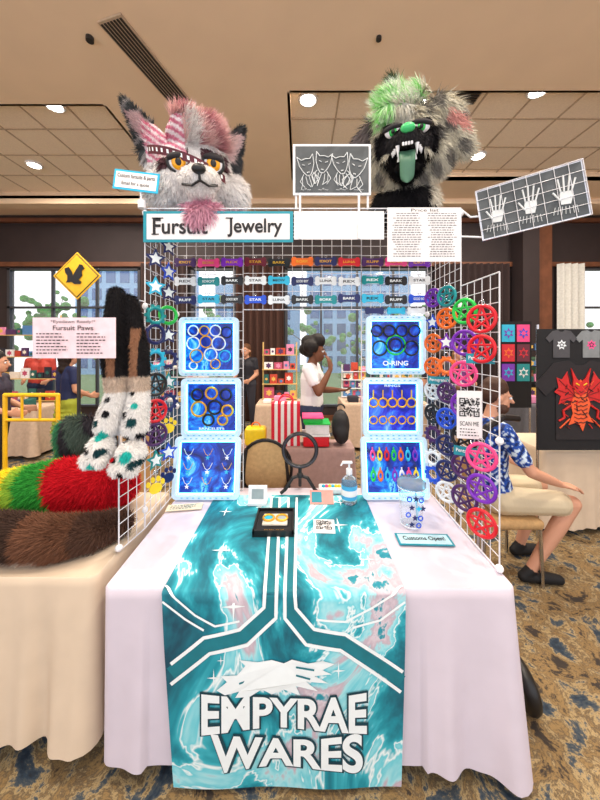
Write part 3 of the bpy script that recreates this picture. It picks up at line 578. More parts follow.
# ================= FURSUIT HEADS
amber=mat('amber_eye',(235,165,30),.2); mauve=(236,200,198); wht=(242,238,236); mar=(90,22,40); lidm=mat('eyelid_black',(30,26,30),.8)
def head_left():
    loc=Vector((-.60,1.76,2.41)); e=empty('fursuit_head',loc); P=[]; MH=T(*loc)@T(0,0,.27)@RZ(16)@RY(-6)@RX(14)@T(0,0,-.27)
    ell(P,(0,0,.27),(.20,.18,.18),'h'); ell(P,(.0,-.06,.21),(.2,.15,.13),'h'); ell(P,(.02,-.18,.185),(.11,.12,.08),'h'); ell(P,(.02,-.26,.18),(.07,.07,.055),'h'); ell(P,(.02,-.2,.125),(.08,.09,.04),'h')
    ell(P,(-.18,-.04,.16),(.09,.09,.1),'h'); ell(P,(.2,-.04,.15),(.09,.09,.1),'h'); ell(P,(0,.02,.09),(.15,.13,.09),'h')
    ell(P,(0,-.04,.44),(.13,.12,.08),'h'); ell(P,(.06,-.08,.43),(.1,.09,.08),'h'); ell(P,(-.02,-.1,.47),(.08,.06,.06),'h'); ell(P,(.1,-.06,.46),(.06,.06,.05),'h')
    ell(P,(.03,-.24,-.01),(.10,.05,.08),'h'); ell(P,(.02,-.15,.06),(.1,.08,.06),'h')
    for k in range(10):
        t=k/9; ell(P,(-.17-.14*t,.02,.36+.23*t),(.09*(1-t)+.014,.03,.085*(1-t)+.02),'h'); ell(P,(.17+.12*t,.02,.33+.18*t),(.085*(1-t)+.014,.03,.08*(1-t)+.02),'h')
    def col(V):
        x,y,z=V[:,0],V[:,1],V[:,2]; C=pick(len(V),wht)
        def s(m,c): C[m]=lin(c)
        s((z>.37),mauve); s((z>.37)&(np.sin(x*65+z*30)>.3),(205,150,156)); s((z>.245)&(z<.35)&(y<-.05)&(np.abs(x)<.17),(92,62,68)); s((np.abs(x-.01)<.03)&(y<-.12)&(z>.2),wht)
        s((x<-.18)&(z>.32),(80,84,86)); s((x>.19)&(z>.28),(70,72,76)); s((x<-.18)&(z>.3)&(np.sin(x*90-z*60)>.6),(170,165,165))
        s((x<-.18)&(z>.38)&(y<.005)&(np.abs((x+.17)+.6*(z-.36))<.045)&(z<.54),(205,178,180)); s((x>.19)&(z>.34)&(y<.005)&(np.abs((x-.17)-.66*(z-.33))<.04)&(z<.47),(225,200,200))
        s((z<.085)&(y<-.08),(222,165,185))
        band=(x<-.03)&(z>.31)&(z<.5)&(y<.06)&(x>-.24)
        st=(np.sin((z*1.0+x*.7)*170)>0); s(band&st,(225,140,165)); s(band&~st,(250,240,242))
        return C
    def lf(P): 
        x,y,z=P[:,0],P[:,1],P[:,2]; L=np.ones(len(P)); L[(y<-.17)]=.35; L[(z>.37)&(x>-.12)]=1.9; L[(x<-.03)&(z>.31)&(z<.5)&(y<.06)&(x>-.24)]=.2; L[(x<-.2)&(z>.38)]=.7; L[(x>.2)&(z>.36)]=.7; L[z<.075]=1.3; L[(z>.2)&(z<.36)&(y<-.12)]=.3; return L
    def fl(P): 
        o=np.stack([P[:,0]*2.2,P[:,1]*.3,-np.ones(len(P))*.9],1); up=(P[:,2]>.37); o[up]=np.stack([P[up,0]*3+.3,-.9*np.ones(up.sum()),.1*np.ones(up.sum())],1); return nrm(o)
    fur('head_fur',P,col,.034,50000,.010,fl,.0017,e,MH,lf)
    b=B('eyes'); 
    for ex,ez,ry in((-.072,.268,-10),(.098,.268,10)):
        Q=MH@T(ex,-.178,ez); b.torus(.052,.010,black,Q@RX(90)@SC(1,.9,1),n=24); b.sph((0,0,0),(.049,.026,.043),white,Q); b.sph((0,-.013,-.003),(.036,.02,.036),amber,Q); b.sph((0,-.027,-.003),(.017,.009,.02),black,Q); b.sph((0,-.004,.026),(.054,.034,.022),lidm,Q@RY(ry))
    b.build(e)
    b=B('nose'); b.sph((0,0,0),(.034,.024,.024),black,MH@T(.02,-.33,.205)); b.tube([(.02,-.335,.19),(.02,-.33,.155),(.06,-.30,.138),(.105,-.24,.155)],.006,black,M=MH); b.tube([(.02,-.33,.155),(-.02,-.30,.138),(-.065,-.24,.155)],.006,black,M=MH)
    b.build(e)
    b=B('striped_headband'); mr=mat('maroon_strap',mar,.6); vs=[];fs=[];n=30
    for i in range(n+1):
        t=i/n; a=math.radians(-172+125*t); x=.228*math.cos(a); y=.215*math.sin(a)-.0; z=.36-.16*t+.02*math.sin(t*pi)
        vs+=[(x,y,z-.021),(x,y,z+.021)]
    for i in range(n): fs.append([2*i,2*i+2,2*i+3,2*i+1])
    b.add(vs,fs,mr,True,MH)
    for i in range(2,n-1,2):
        a=(Vector(vs[2*i])+Vector(vs[2*i+1]))/2; q=(Vector(vs[2*i+2])+Vector(vs[2*i+3]))/2; o=Vector((a.x,a.y,0)).normalized()*.004; t=(q-a)*.7; up=Vector((0,0,.009))
        b.add([a+o-up,a+o+t-up,a+o+t+up,a+o+up],[[0,1,2,3]],print_white,False,MH)
    b.build(e)
head_left()
def head_right():
    loc=Vector((.60,1.76,2.41)); e=empty('fursuit_head',loc); P=[]; MH=T(*loc)@T(0,0,.44)@RZ(-17)@RX(17)@T(0,0,-.44)
    ell(P,(0,0,.46),(.18,.17,.16),'h'); ell(P,(0,-.08,.40),(.15,.14,.11),'h'); ell(P,(0,-.19,.39),(.085,.12,.06),'h'); ell(P,(0,-.27,.39),(.06,.06,.045),'h'); ell(P,(0,-.16,.275),(.07,.1,.03),'h'); ell(P,(0,-.1,.33),(.1,.07,.07),'h')
    ell(P,(0,.02,.24),(.15,.12,.13),'h'); ell(P,(0,.0,.12),(.19,.13,.11),'h'); ell(P,(.15,.02,.36),(.1,.09,.13),'h'); ell(P,(-.14,.02,.36),(.09,.09,.13),'h'); ell(P,(0,-.03,.05),(.19,.12,.04),'h')
    for k in range(9):
        t=k/8; ell(P,(-.14-.14*t,0,.53-.10*t*t),(.055,.028,.065-.03*t),'h'); ell(P,(.15+.15*t,0,.56+.03*math.sin(t*3)-.2*t*t),(.055,.028,.075-.03*t),'h')
    chain(P,[((-.03,-.02,.58),.06),((-.05,-.06,.66),.038),((-.07,-.06,.73),.010)],'h'); chain(P,[((-.02,-.12,.56),.05),((-.1,-.16,.56),.035),((-.15,-.17,.50),.012)],'h'); chain(P,[((0,-.06,.6),.05),((.05,-.08,.64),.03),((.1,-.08,.66),.01)],'h'); chain(P,[((-.03,-.1,.6),.045),((-.1,-.12,.63),.028),((-.16,-.12,.6),.01)],'h')
    ell(P,(-.07,-.16,.475),(.055,.03,.02),'h'); ell(P,(.07,-.16,.475),(.055,.03,.02),'h')
    def col(V):
        x,y,z=V[:,0],V[:,1],V[:,2]; C=pick(len(V),(206,200,182))
        def s(m,c): C[m]=lin(c)
        s((np.sin(x*45+1)*np.sin(z*38+x*20)>.25)&(y>-.14),(128,124,118)); s((z<.2),(26,25,28)); s((y<-.07)&(z>.36)&(z<.49)&(np.abs(x)>.028)&(np.abs(x)<.15),(30,28,32)); s((y<-.17)&(z<.42)&(z>.2),(52,50,52)); s((y<-.09)&(z<.35)&(z>.2),(20,18,20))
        s((np.abs(x)<.028)&(y<-.1)&(z>.42),(205,202,190)); s((x<-.17)&(z>.38),(66,62,64)); s((x<-.19)&(y<-.012)&(z>.42),(120,110,110))
        s((x>.2)&(y<-.012)&(z>.44)&(np.abs(z-.55+.75*(x-.2))<.03),(222,160,152))
        g=(z>.575)&(x<.08); s(g,(240,246,230)); s(g&(np.sin(x*110+z*60)>.55),(150,222,130)); s((z>.70),(60,80,55))
        s((x<-.06)&(y<-.13)&(z>.50),(205,236,190)); s((x<-.06)&(y<-.13)&(z>.50)&(np.sin(x*160+z*60)>.2),(140,215,120)); s((x>.12)&(z<.26)&(z>.1),(222,214,198))
        return C
    def lf(P):
        x,y,z=P[:,0],P[:,1],P[:,2]; L=np.ones(len(P)); L[y<-.17]=.3; L[(z>.55)]=1.3; L[(z>.36)&(z<.5)&(y<-.12)]=.3; return L
    def fl(P):
        o=np.stack([P[:,0]*2.5,P[:,1]*.3,-np.ones(len(P))*.9],1); up=(P[:,2]>.57)&(P[:,0]<.1); o[up]=np.array([-.6,-.5,.35]); return nrm(o)
    fur('head_fur',P,col,.042,52000,.010,fl,.0017,e,MH,lf)
    gr=mat('mint_nose',(60,190,110),.35); eg=mat('green_eye',(60,190,90),.2); b=B('eyes')
    for ex,ry in((-.068,12),(.068,-12)):
        Q=MH@T(ex,-.19,.445); b.sph((0,0,0),(.042,.024,.028),white,Q); b.sph((0,-.012,-.002),(.023,.018,.021),eg,Q); b.sph((0,-.026,-.002),(.01,.008,.012),black,Q); b.sph((0,-.004,.019),(.05,.03,.017),lidm,Q@RY(-ry))
    b.build(e)
    b=B('nose'); b.sph((0,0,0),(.034,.022,.022),gr,MH@T(0,-.325,.415)); b.build(e)
    b=B('tongue'); vs=[];fs=[];n=16
    gt=mat('green_tongue',(78,122,96),.45)
    for i in range(n+1):
        t=i/n; y=-.24-.07*math.sin(min(1,t*2)*pi/2); z=.335-.18*max(0,t-.15); w=.04*(1-.2*t)*(1 if t<.8 else math.sqrt(max(.02,1-((t-.8)/.2)**2)))
        vs+=[(-w,y,z),(-w*.1,y+.008,z),(w*.1,y+.008,z),(w,y,z),(w,y+.018,z),(-w,y+.018,z)]
    for i in range(n):
        for k in range(6): fs.append([i*6+k,i*6+(k+1)%6,(i+1)*6+(k+1)%6,(i+1)*6+k])
    b.add(vs,fs,gt,True,MH); b.build(e)
    b=B('teeth')
    for sx in(-1,1):
        b.cyl((sx*.045,-.285,.355),(sx*.045,-.29,.305),.011,white,.001,M=MH)
        for k in range(3): b.cyl((sx*(.058+.006*k),-.26+.03*k,.35),(sx*(.058+.006*k),-.262+.03*k,.326),.008,white,.002,M=MH)
        b.cyl((sx*.04,-.235,.295),(sx*.04,-.24,.33),.009,white,.001,M=MH)
    for k in range(4): b.rbox((-.02+.013*k,-.318,.352),(.011,.008,.016),white,.003,MH)
    b.build(e)
head_right()
# ================= FUR PROPS
P=[]; chain(P,[((-.84,1.42,1.93),.035),((-.86,1.42,1.68),.05),((-.84,1.42,1.48),.042),((-.865,1.39,1.34),.052)],'a',.5); ell(P,(-.865,1.35,1.25),(.05,.07,.055),'a')
for dx in(-.03,0,.03): ell(P,(-.865+dx,1.30,1.215),(.02,.035,.03),'a')
chain(P,[((-.80,1.46,1.9),.035),((-.765,1.46,1.66),.05),((-.75,1.45,1.48),.042),((-.745,1.40,1.33),.055)],'a',.5); ell(P,(-.74,1.36,1.22),(.056,.075,.06),'a')
for dx in(-.034,0,.034): ell(P,(-.74+dx,1.305,1.18),(.022,.036,.032),'a')
def col(V):
    x,y,z=V[:,0],V[:,1],V[:,2]; C=pick(len(V),(240,238,236)); C[z>1.55]=lin((34,32,34)); C[(z>1.52)&(z<1.78)&(np.sin(x*75+2)>.35)]=lin((165,120,92)); C[(z>1.49)&(z<1.56)]=lin((210,190,172))
    for cx,cz,r,c in((-.89,1.36,.016,(20,70,75)),(-.85,1.40,.014,(25,25,30)),(-.86,1.31,.02,(40,190,180)),(-.89,1.26,.015,(25,25,30)),(-.84,1.25,.017,(20,60,66)),(-.86,1.2,.014,(40,190,180)),(-.78,1.39,.014,(25,25,30)),(-.74,1.36,.02,(20,70,75)),(-.71,1.3,.016,(25,25,30)),(-.765,1.29,.02,(30,30,34)),(-.73,1.23,.022,(40,190,180)),(-.78,1.22,.014,(25,25,30)),(-.70,1.2,.014,(20,60,66)),(-.745,1.165,.014,(25,25,30)),(-.74,1.43,.013,(40,190,180)),(-.85,1.46,.012,(25,25,30)),(-.76,1.48,.012,(25,25,30))):
        C[((x-cx)**2+(z-cz)**2<r*r)&(y<1.43)]=lin(c)
    return C
fur('fursuit_feet_paws',P,col,.014,34000,.008,(0,0,-1),.0013,up=.7)
P=[]; chain(P,[((-1.75,1.52,.86),.10),((-1.55,1.62,.90),.13),((-1.35,1.70,.91),.15),((-1.18,1.76,.91),.15),((-1.06,1.82,.87),.10)],'a',.4)
def col(V):
    x=V[:,0]; C=pick(len(V),(205,20,35))
    for lim,c in((-1.28,(50,150,55)),(-1.40,(150,190,60)),(-1.45,(250,215,40)),(-1.54,(240,130,50)),(-1.60,(225,150,200)),(-1.7,(170,130,210))): C[x+.35*(V[:,2]-.9)<lim]=lin(c)
    return C
fur('rainbow_fursuit_tail',P,col,.032,30000,.014,(-.7,0,-.6),.0022)
P=[]; ell(P,(-1.4,1.94,.97),(.13,.045,.18),'a'); ell(P,(-1.4,1.93,1.13),(.13,.055,.13),'a'); ell(P,(-1.32,1.93,1.2),(.06,.05,.06),'a')
def col(V):
    C=pick(len(V),(80,95,85)); C[np.sin(V[:,0]*30+V[:,2]*12)>.2]=lin((55,52,58)); C[V[:,0]<-1.46]=lin((60,130,90)); return C
fur('green_plush_headpiece',P,col,.035,12000,.014,(-.2,0,-1),.002)
P=[]; chain(P,[((-1.55,1.45,.835),.075),((-1.3,1.38,.845),.09),((-1.1,1.38,.84),.085),((-.97,1.44,.83),.07),((-.89,1.54,.82),.05)],'a',.4)
def col(V):
    x=V[:,0]; C=pick(len(V),(118,80,60)); C[x<-1.2]=lin((70,52,44)); C[x>-1.0]=lin((92,66,54)); C[(V[:,2]<.79)&(x<-1.1)]=lin((180,160,145)); return C
fur('brown_fursuit_tail',P,col,.032,34000,.013,(-.8,-.1,-.3),.002)
# ================= PEOPLE
def hand(parts,w,d,n,side,lab='skin'):
    w=np.array(w,float); d=np.array(d,float); d/=np.linalg.norm(d); n=np.array(n,float); n-=d*n.dot(d); n/=np.linalg.norm(n); u=np.cross(d,n)*side
    for k,(o,L) in enumerate(((-.03,.055),(-.01,.072),(.01,.078),(.03,.07))):
        kn=w+d*.085+u*o; chain(parts,[(w+u*o*.5,.017),(kn,.0125)],lab,.6)
        p1=kn+(d*.93+n*.25)*L*.5; p2=p1+(d*.72+n*.65)*L*.5; chain(parts,[(kn,.0095),(p1,.0085),(p2,.007)],lab,.5)
    t0=w+d*.025+u*.028; t1=t0+(d*.6+u*.8)*.032; t2=t1+(d*.9+u*.35+n*.2)*.03; chain(parts,[(t0,.014),(t1,.011),(t2,.008)],lab,.5)
def person(name,loc,rz,S,cols,hip,waist,chest,neck,head,fwd,arms,legs,hair,sleeve=.55,shorts=1.0,skirt=False,voxel=.0075,pattern=None,beard=False):
    P=[]; A=lambda v:np.array(v,float); hip,waist,chest,neck,head=map(A,(hip,waist,chest,neck,head))
    X=A((1,0,0))
    for s in(-1,1):
        chain(P,[(hip+X*s*.085,.115),(hip*.7+waist*.3+X*s*.07,.112)],'pants',.3)
        chain(P,[(hip*.5+waist*.5+X*s*.065,.116),(waist+X*s*.06,.108),(chest+X*s*.075,.115),(chest*.45+neck*.55+X*s*.07,.075)],'shirt',.3)
    for (sh,el,wr,fd,fn,sd) in arms:
        sh,el,wr=map(A,(sh,el,wr)); m=sh+(el-sh)*sleeve
        chain(P,[(chest*.35+neck*.65,.065),(sh,.062),(m,.056)],'shirt',.3); chain(P,[(m,.043),(el,.038),(el*.6+wr*.4,.038),(wr,.024)],'skin',.35); hand(P,wr,fd,fn,sd)
    for (hp,kn,an,to) in legs:
        hp,kn,an,to=map(A,(hp,kn,an,to))
        if shorts<1:
            m=hp+(kn-hp)*shorts; chain(P,[(hp,.10),(m,.085)],'pants',.3); chain(P,[(m,.066),(kn,.056),(kn*.65+an*.35,.056),(an,.035)],'skin',.3)
        else: chain(P,[(hp,.10),(kn,.064),(kn*.65+an*.35,.06),(an,.05)],'pants',.3)
        heel=an+(an-to)*A((.25,.25,0)); heel[2]=max(.035,an[2]-.05); chain(P,[(an,.038),(heel,.036)],'shoe',.4); chain(P,[(heel,.037),(to*.5+heel*.5+A((0,0,.008)),.043),(to,.034)],'shoe',.4)
    if skirt:
        for k in range(8): t=k/7; ell(P,hip+A((0,0,.02-.4*t)),(.17+.07*t,.13+.06*t,.06),'pants')
    chain(P,[(neck-A((0,0,.02)),.056),(neck*.4+head*.6,.05)],'skin',.4)
    f=A(fwd)/np.linalg.norm(fwd); up=A((0,0,1)); up-=f*f.dot(up); up/=np.linalg.norm(up); r=np.cross(f,up)
    h=lambda a,bb,c: head+f*a+r*bb+up*c
    ell(P,h(-.01,0,.02),(.082,.088,.1),'skin'); ell(P,h(.025,0,-.03),(.066,.066,.075),'skin'); ell(P,h(.045,0,-.075),(.042,.042,.035),'skin')
    chain(P,[(h(.085,0,.01),.01),(h(.112,0,-.022),.014)],'skin',.4)
    for s in(-1,1): ell(P,h(-.005,s*.084,-.01),(.02,.014,.026),'skin'); ell(P,h(.07,s*.033,.022),(.02,.02,.009),'skin')
    chain(P,[(h(.088,-.016,-.055),.008),(h(.088,.016,-.055),.008)],'lip',.4)
    for (a,bb,c,rr) in hair: ell(P,h(a,bb,c),(rr,rr,rr) if not hasattr(rr,'__len__') else rr,'hair')
    if beard:
        for s in(-1,0,1): ell(P,h(.055-.02*abs(s),s*.04,-.082),(.042,.042,.045),'hair')
    V,Fc=blob(P,voxel,2); lab,names=labels(V,P); C=np.zeros((len(V),3))
    for i,nm in enumerate(names):
        C[lab==i]=lin(cols[nm])
    if pattern is not None: 
        k=lab==names.index('shirt'); W=V[k]; q=np.sin(W[:,0]*95+2*np.sin(W[:,2]*60+W[:,1]*30))*np.sin(W[:,2]*85+2*np.sin(W[:,1]*70))+.5*np.sin(W[:,1]*110+W[:,2]*50)
        CC=C[k]; CC[q>.45]=lin(pattern[0]); CC[q<-.5]=lin(pattern[1]); C[k]=CC
    M=T(*loc)@RZ(rz)@Matrix.Scale(S,4)
    e=empty(name,loc); colmesh('body',V,Fc,C,SKIN,e,M)
    b=B('eyes')
    for s in(-1,1):
        p=h(.078,s*.033,.008); b.sph(tuple(p),.0115,white,M); p=h(.0865,s*.033,.008); b.sph(tuple(p),.006,black,M)
        a=h(.085,s*.018,.032); c=h(.076,s*.05,.034); b.cyl(tuple(a),tuple(c),.004,black,M=M,n=6)
    b.build(e)
    return e
sk1=(115,74,54); sk2=(205,152,125)
person('woman_standing',(.13,3.5,0),75,1.06,dict(skin=sk1,shirt=(232,232,236),pants=(45,55,85),shoe=(230,230,230),hair=(24,19,20),lip=(120,60,60)),
 (0,0,.92),(0,-.005,1.08),(0,-.01,1.25),(0,0,1.4),(0,-.05,1.54),(0,-1,-.15),
 [((-.17,0,1.36),(-.21,-.12,1.13),(-.09,-.22,1.36),(.2,.2,1),(.3,1,0),-1),((.17,0,1.36),(.22,-.08,1.1),(.1,-.28,1.12),(-.4,-1,.1),(0,0,1),1)],
 [((-.09,0,.88),(-.1,-.02,.48),(-.1,.03,.08),(-.11,-.14,.035)),((.09,0,.88),(.1,.02,.48),(.1,.08,.08),(.12,-.08,.035))],
 [(-.04,0,.07,.1),(-.07,0,.02,.105),(-.05,.06,.04,.085),(-.05,-.06,.04,.085),(-.0,0,.11,.085),(-.1,0,.08,.08),(-.12,0,0,.07)],sleeve=.55)
person('seated_man',(1.48,2.36,0),90,1.0,dict(skin=sk2,shirt=(28,75,165),pants=(205,190,160),shoe=(28,28,30),hair=(70,45,34),lip=(170,100,90)),
 (0,.02,.58),(0,.06,.76),(0,.07,.98),(0,.03,1.16),(0,-.02,1.31),(-.25,-1,-.2),
 [((-.2,.06,1.1),(-.27,-.08,.84),(-.17,-.36,.715),(0,-1,-.15),(0,-.1,-1),-1),((.2,.06,1.1),(.27,-.08,.84),(.17,-.34,.715),(0,-1,-.15),(0,-.1,-1),1)],
 [((-.1,0,.57),(-.15,-.46,.57),(-.14,-.17,.09),(-.16,-.36,.035)),((.1,0,.57),(.15,-.46,.57),(.15,-.3,.09),(.17,-.5,.035))],
 [(-.03,0,.06,.094),(-.05,0,.02,.09)],sleeve=.7,shorts=.8,pattern=((205,222,236),(14,36,90)),beard=True)
std_arms=[((-.17,0,1.36),(-.22,.0,1.1),(-.17,-.2,1.0),(.1,-1,-.1),(1,0,0),1),((.17,0,1.36),(.22,0,1.1),(.17,-.2,1.0),(-.1,-1,-.1),(-1,0,0),1)]
std_legs=[((-.09,0,.88),(-.1,-.02,.48),(-.1,.03,.08),(-.11,-.14,.035)),((.09,0,.88),(.1,.02,.48),(.1,.08,.08),(.12,-.08,.035))]
hair_s=[(-.03,0,.05,.094),(-.06,0,-.03,.085)]; hair_l=hair_s+[(-.06,0,-.1,.07),(-.07,0,-.17,.06)]
for (x,y,rz,S,sh,pa,ha,skn,hr,skt) in [(-3.15,4.2,150,1.0,(35,45,85),(165,175,60),(40,28,25),sk2,hair_l,True),(-3.3,3.35,110,.98,(60,55,70),(40,40,50),(25,20,20),sk2,hair_l,False),
    (-4.9,5.85,20,1.03,(190,70,60),(40,50,80),(60,40,25),sk2,hair_s,False),(-2.2,4.5,200,.98,(60,120,150),(30,30,35),(30,22,20),sk1,hair_s,False),(-1.05,6.1,-20,1.03,(40,40,48),(60,60,70),(95,60,35),sk2,hair_l,False),
    (2.0,4.4,160,1.03,(45,45,55),(40,50,75),(35,25,20),sk2,hair_s,False),(3.0,5.9,10,1.0,(120,60,130),(30,30,35),(150,110,60),sk2,hair_l,False),(4.6,5.85,-15,1.04,(50,80,60),(40,40,45),(30,24,22),sk1,hair_s,False)]:
    person('shopper',(x,y,0),rz,S,dict(skin=skn,shirt=sh,pants=pa,shoe=(30,30,30),hair=ha,lip=(160,90,80)),(0,0,.92),(0,0,1.08),(0,-.01,1.25),(0,0,1.4),(0,-.03,1.54),(0,-1,-.1),std_arms,std_legs,hr,skirt=skt,voxel=.011)
# ================= BACKGROUND STALLS
tablecloth('display_table',-.95,.5,2.85,3.12,ZT,.06,mat('dusty_cloth',(175,145,140),.9),.03,9,step=.03,corner=.02)
b=B('striped_tote_bag'); rd=mat('red_stripe',(215,25,55),.7); x0,y0,w,h=-.27,2.97,.27,.4
for i in range(9): 
    b.bx(x0+i*w/9,x0+(i+1)*w/9,y0-.06,y0+.06,ZT+.002,ZT+h,rd if i%2==0 else paper)
for yy in(-.05,.05): b.torus(.07,.006,rd,T(x0+w/2,y0+yy,ZT+h)@R90,n=16,arc=.5)
b.build()
b=B('storage_bins'); cs=[NEON['red'],white,NEON['green'],NEON['pink']]
for i,(x,z,w,c) in enumerate(((.15,ZT+.06,.24,0),(.16,ZT+.17,.22,1),(.12,ZT+.25,.18,2))):
    b.rbox((x,2.95,z),(w,.2,.1 if i<2 else .05),cs[c],.012); b.rbox((x,2.95,z+(.052 if i<2 else .028)),(w+.02,.22,.014),cs[(c+1)%4],.005)
b.build()
b=B('yellow_pouch'); b.rbox((-.42,2.95,ZT+.09),(.2,.14,.17),NEON['yellow'],.03); b.torus(.04,.006,NEON['orange'],T(-.42,2.95,ZT+.175)@R90,n=14,arc=.5); b.build()
b=B('black_backpack'); parts=[]; ell(parts,(.39,2.98,ZT+.17),(.09,.1,.17),'a'); ell(parts,(.39,2.92,ZT+.11),(.075,.06,.1),'a'); V,Fc=blob(parts,.015); b.add(V.tolist(),Fc,mat('nylon',(28,28,32),.6),True); b.torus(.04,.008,black,T(.39,2.98,ZT+.34)@R90,n=16,arc=.5); b.build()
pine=mat('pine',(215,180,110),.6)
MUTE=[mat('m_'+str(i),c,.7) for i,c in enumerate([(225,185,90),(190,80,110),(80,130,185),(235,225,210),(80,45,95),(195,70,50),(40,100,95),(225,140,180),(40,40,52),(240,240,240)])]
def stall(x0,x1,y0,y1,mt,seed,fr,tall=.9):
    tablecloth('display_table',x0,x1,y0,y1,ZT,.06,mt,.04,seed,step=.04,corner=.02)
    rnd=random.Random(seed); b=B('merchandise_display')
    for X in(x0+.06,x1-.06): b.cyl((X,y1-.1,ZT),(X,y1-.1,ZT+tall),.012,fr)
    for k in range(4): z=ZT+.02+k*tall/4; b.bx(x0+.05,x1-.05,y1-.18,y1-.06,z,z+.012,fr)
    for k in range(4):
        x=x0+.08
        while x<x1-.15:
            w=rnd.uniform(.07,.18); h=rnd.uniform(.08,.19); z=ZT+.034+k*tall/4; c=rnd.choice(MUTE); b.bx(x,x+w,y1-.15,y1-.12,z,z+h,c); b.prism([(p[0],p[1]) for p in spoly(w*.35,.6,6)],.003,rnd.choice(MUTE),F(x+w/2,y1-.151,z+h*.5)); x+=w+.02
    x=x0+.1
    while x<x1-.2: w=rnd.uniform(.1,.22); h=rnd.uniform(.04,.14); b.rbox((x+w/2,y0+.2,ZT+h/2+.003),(w,.16,h),rnd.choice(MUTE),.01); x+=w+.05
    b.build()
pinkc=mat('beige_cloth',(205,180,158),.9)
stall(-5.3,-3.95,4.6,5.3,pinkc,21,pine,1.45); stall(-2.7,-1.6,5.0,5.7,mat('blue_cloth',(60,90,120),.9),22,white,.7); stall(-.7,.0,4.9,5.5,pinkc,23,pine,1.0); stall(.7,2.1,5.0,5.7,pinkc,24,white,.6); stall(3.6,5.4,4.9,5.6,mat('grey_cloth',(90,90,98),.9),25,cframe,1.1)
b=B('yellow_hand_cart'); yl=mat('yellow_steel',(240,190,25),.4); 
b.tube([(-2.95,3.1,.1),(-2.95,3.1,1.2),(-2.42,3.1,1.2),(-2.42,3.1,.1)],.02,yl); b.tube([(-2.95,3.1,.95),(-2.42,3.1,.95)],.016,yl); b.tube([(-2.78,3.1,.95),(-2.78,3.1,1.2)],.012,yl); b.tube([(-2.6,3.1,.95),(-2.6,3.1,1.2)],.012,yl); b.box((-2.68,3.22,.16),(.56,.24,.03),yl)
for x in(-2.97,-2.4): b.torus(.07,.03,black,T(x,3.2,.1)@RY(90),n=20)
b.build()
b=B('cardboard_box'); cb=mat('cardboard',(190,150,100),.8)
b.bx(-2.2,-1.75,3.4,3.7,.0,.45,cb); b.bx(-2.15,-1.8,3.42,3.7,.452,.85,cb); b.bx(-1.99,-1.96,3.395,3.7,.0,.453,paper); b.bx(-1.99,-1.96,3.415,3.7,.45,.853,paper); b.build()
tablecloth('display_table',2.2,3.7,2.8,3.35,ZT,.06,cream,.04,31,step=.02,corner=.02)
b=B('tshirt_display_board'); M=F(2.08,2.71,.78); cloth_b=mat('black_cloth',(24,24,28),.85)
b.bx(0,1.1,0,1.06,-.02,0,cloth_b,M)
def tee(b,M,s,c,art):
    p=[(-.18,-.3),(.18,-.3),(.18,.1),(.26,.03),(.34,.12),(.2,.28),(.08,.3),(.03,.265),(-.03,.265),(-.08,.3),(-.2,.28),(-.34,.12),(-.26,.03),(-.18,.1)]
    b.prism([(x*s,y*s) for x,y in p],.006,c,M); M2=M@T(0,-.02*s,.0065)
    b.prism([(x*s*.8,y*s*.8) for x,y in spoly(.14,.6,7)],.001,art,M2); b.prism([(x*s*.6,y*s*.6) for x,y in spoly(.12,.5,5)],.0015,NEON['black'],M2); b.prism([(x*s*.3,y*s*.3) for x,y in spoly(.12,.5,5)],.002,art,M2)
tee(b,M@T(.2,.93,.002),.4,mat('charcoal_tee',(75,75,80),.85),NEON['white']); tee(b,M@T(.46,.93,.002),.4,mat('grey_tee',(130,135,138),.8),NEON['pink'])
tee(b,M@T(.36,.44,.002),1.15,mat('black_tee',(36,32,36),.8),mat('dragon_dark',(110,12,18),.6))
rA,rB,rC=mat('dragon_red',(205,30,30),.6),mat('dragon_orange',(240,95,45),.6),mat('dragon_dark',(110,12,18),.6)
Md=M@T(.36,.44,.012)@SC(.95,.9,1)
wing=[(.03,.06),(.1,.16),(.12,.28),(.17,.2),(.22,.22),(.2,.12),(.24,.08),(.18,.04),(.2,-.04),(.12,-.0),(.05,-.02)]
bodyp=[(0,.2),(.05,.14),(.06,.05),(.09,-.04),(.07,-.13),(.12,-.22),(.05,-.2),(.02,-.3),(-.03,-.21),(-.11,-.24),(-.07,-.13),(-.09,-.04),(-.06,.05),(-.05,.14)]
for s in(-1,1):
    pts=[(s*x,y) for x,y in wing]; b.prism(pts if s>0 else pts[::-1],.002,rA,Md); 
    for q in((.12,.26),(.2,.2),(.21,.1),(.18,.0)): b.line([(s*.05,.04),(s*q[0],q[1])],.007,rC,Md,z=.003)
b.prism(bodyp[::-1],.004,rB,Md); 
for k in range(9): y=.12-.04*k; b.line([(-.06,y),(-.02,y-.02),(0,y-.01),(.02,y-.02),(.06,y)],.009,rC if k%2 else ink,Md,z=.005)
for k in range(26):
    x,y=random.uniform(-.16,.16),random.uniform(-.25,.2); b.line([(x,y),(x+random.uniform(-.04,.04),y+random.uniform(-.05,.05))],.009,random.choice([rA,rB,rC,ink]),Md,z=.006)
hp=[(0,.17),(.04,.21),(.09,.31),(.07,.2),(.075,.14),(.04,.08),(0,.04),(-.04,.08),(-.075,.14),(-.07,.2),(-.09,.31),(-.04,.21)]
b.prism(hp[::-1],.009,rA,Md)
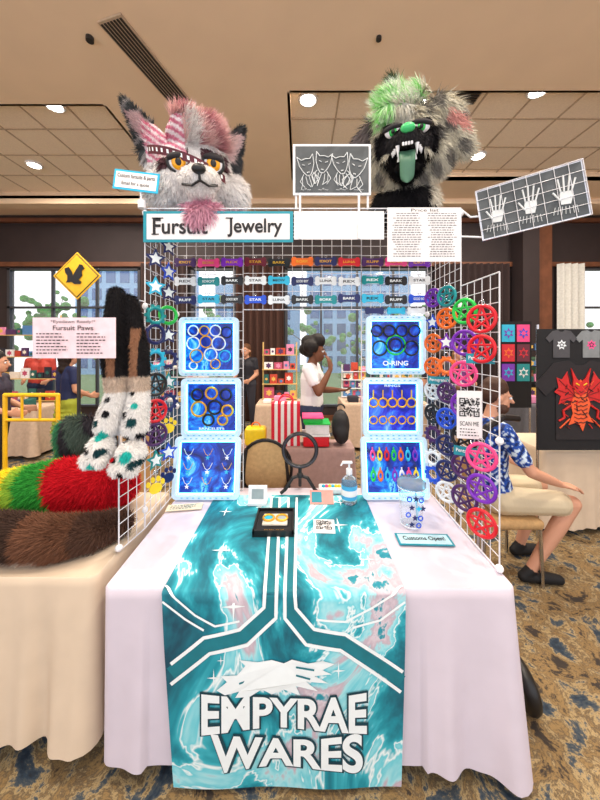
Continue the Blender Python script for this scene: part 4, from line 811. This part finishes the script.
for s in(-1,1): b.line([(s*.05,.165),(s*.02,.145)],.012,NEON['yellow'],Md,z=.010); b.line([(s*.02,.09),(0,.075)],.006,ink,Md,z=.010); b.line([(s*.06,.14),(s*.03,.11)],.008,rC,Md,z=.010)
for s in(-1,1): b.line([(s*.09,-.05),(s*.16,-.1),(s*.15,-.17),(s*.2,-.2)],.02,rA,Md,z=.003); b.line([(s*.1,-.18),(s*.19,-.27)],.014,rB,Md,z=.003)
tee(b,M@T(.86,.38,.002),.75,mat('black_tee2',(40,34,42),.8),NEON['pink']); b.prism(spoly(.1,.5,7),.003,NEON['orange'],M@T(.78,.78,.002)); b.prism(spoly(.08,.5,9),.003,NEON['pink'],M@T(.97,.85,.002))
for X in(2.1,3.15): b.cyl((X,2.74,0),(X,2.74,1.88),.012,chrome)
b.build()
b=B('framed_art_prints'); b.bx(2.55,2.95,3.95,3.97,.9,2.0,cloth_b)
for i,(x,z,c1,c2) in enumerate(((2.65,1.85,'cyan','purple'),(2.84,1.85,'pink','blue'),(2.65,1.6,'red','orange'),(2.84,1.6,'maroon','red'),(2.65,1.35,'purple','cyan'),(2.84,1.35,'teal','white'))):
    b.bx(x-.08,x+.08,3.94,3.95,z-.11,z+.11,NEON[c1]); b.prism(spoly(.07,.5,6),.002,NEON[c2],F(x,3.938,z)); b.prism(spoly(.035,.6,7),.004,NEON[c1],F(x,3.938,z))
for X in(2.55,2.95): b.cyl((X,3.98,0),(X,3.98,2.0),.012,chrome)
b.build()
b=B('rolling_stool_wheel'); b.torus(.08,.033,black,T(1.04,1.46,.114)@RY(80),n=28,m=10); b.cyl((1.02,1.46,.114),(1.06,1.46,.114),.056,cframe,n=20); b.cyl((1.04,1.46,.114),(1.04,1.53,.3),.012,cframe); b.build()
b=B('black_arm_stand'); b.tube([(1.42,2.02,1.22),(1.3,1.99,1.235),(1.18,1.96,1.18),(1.12,1.94,1.08)],.022,cframe); b.cyl((1.12,1.94,.0),(1.12,1.94,1.1),.017,chrome) ; b.cyl((1.12,1.94,0),(1.12,1.94,.02),.08,cframe,n=20); b.build()
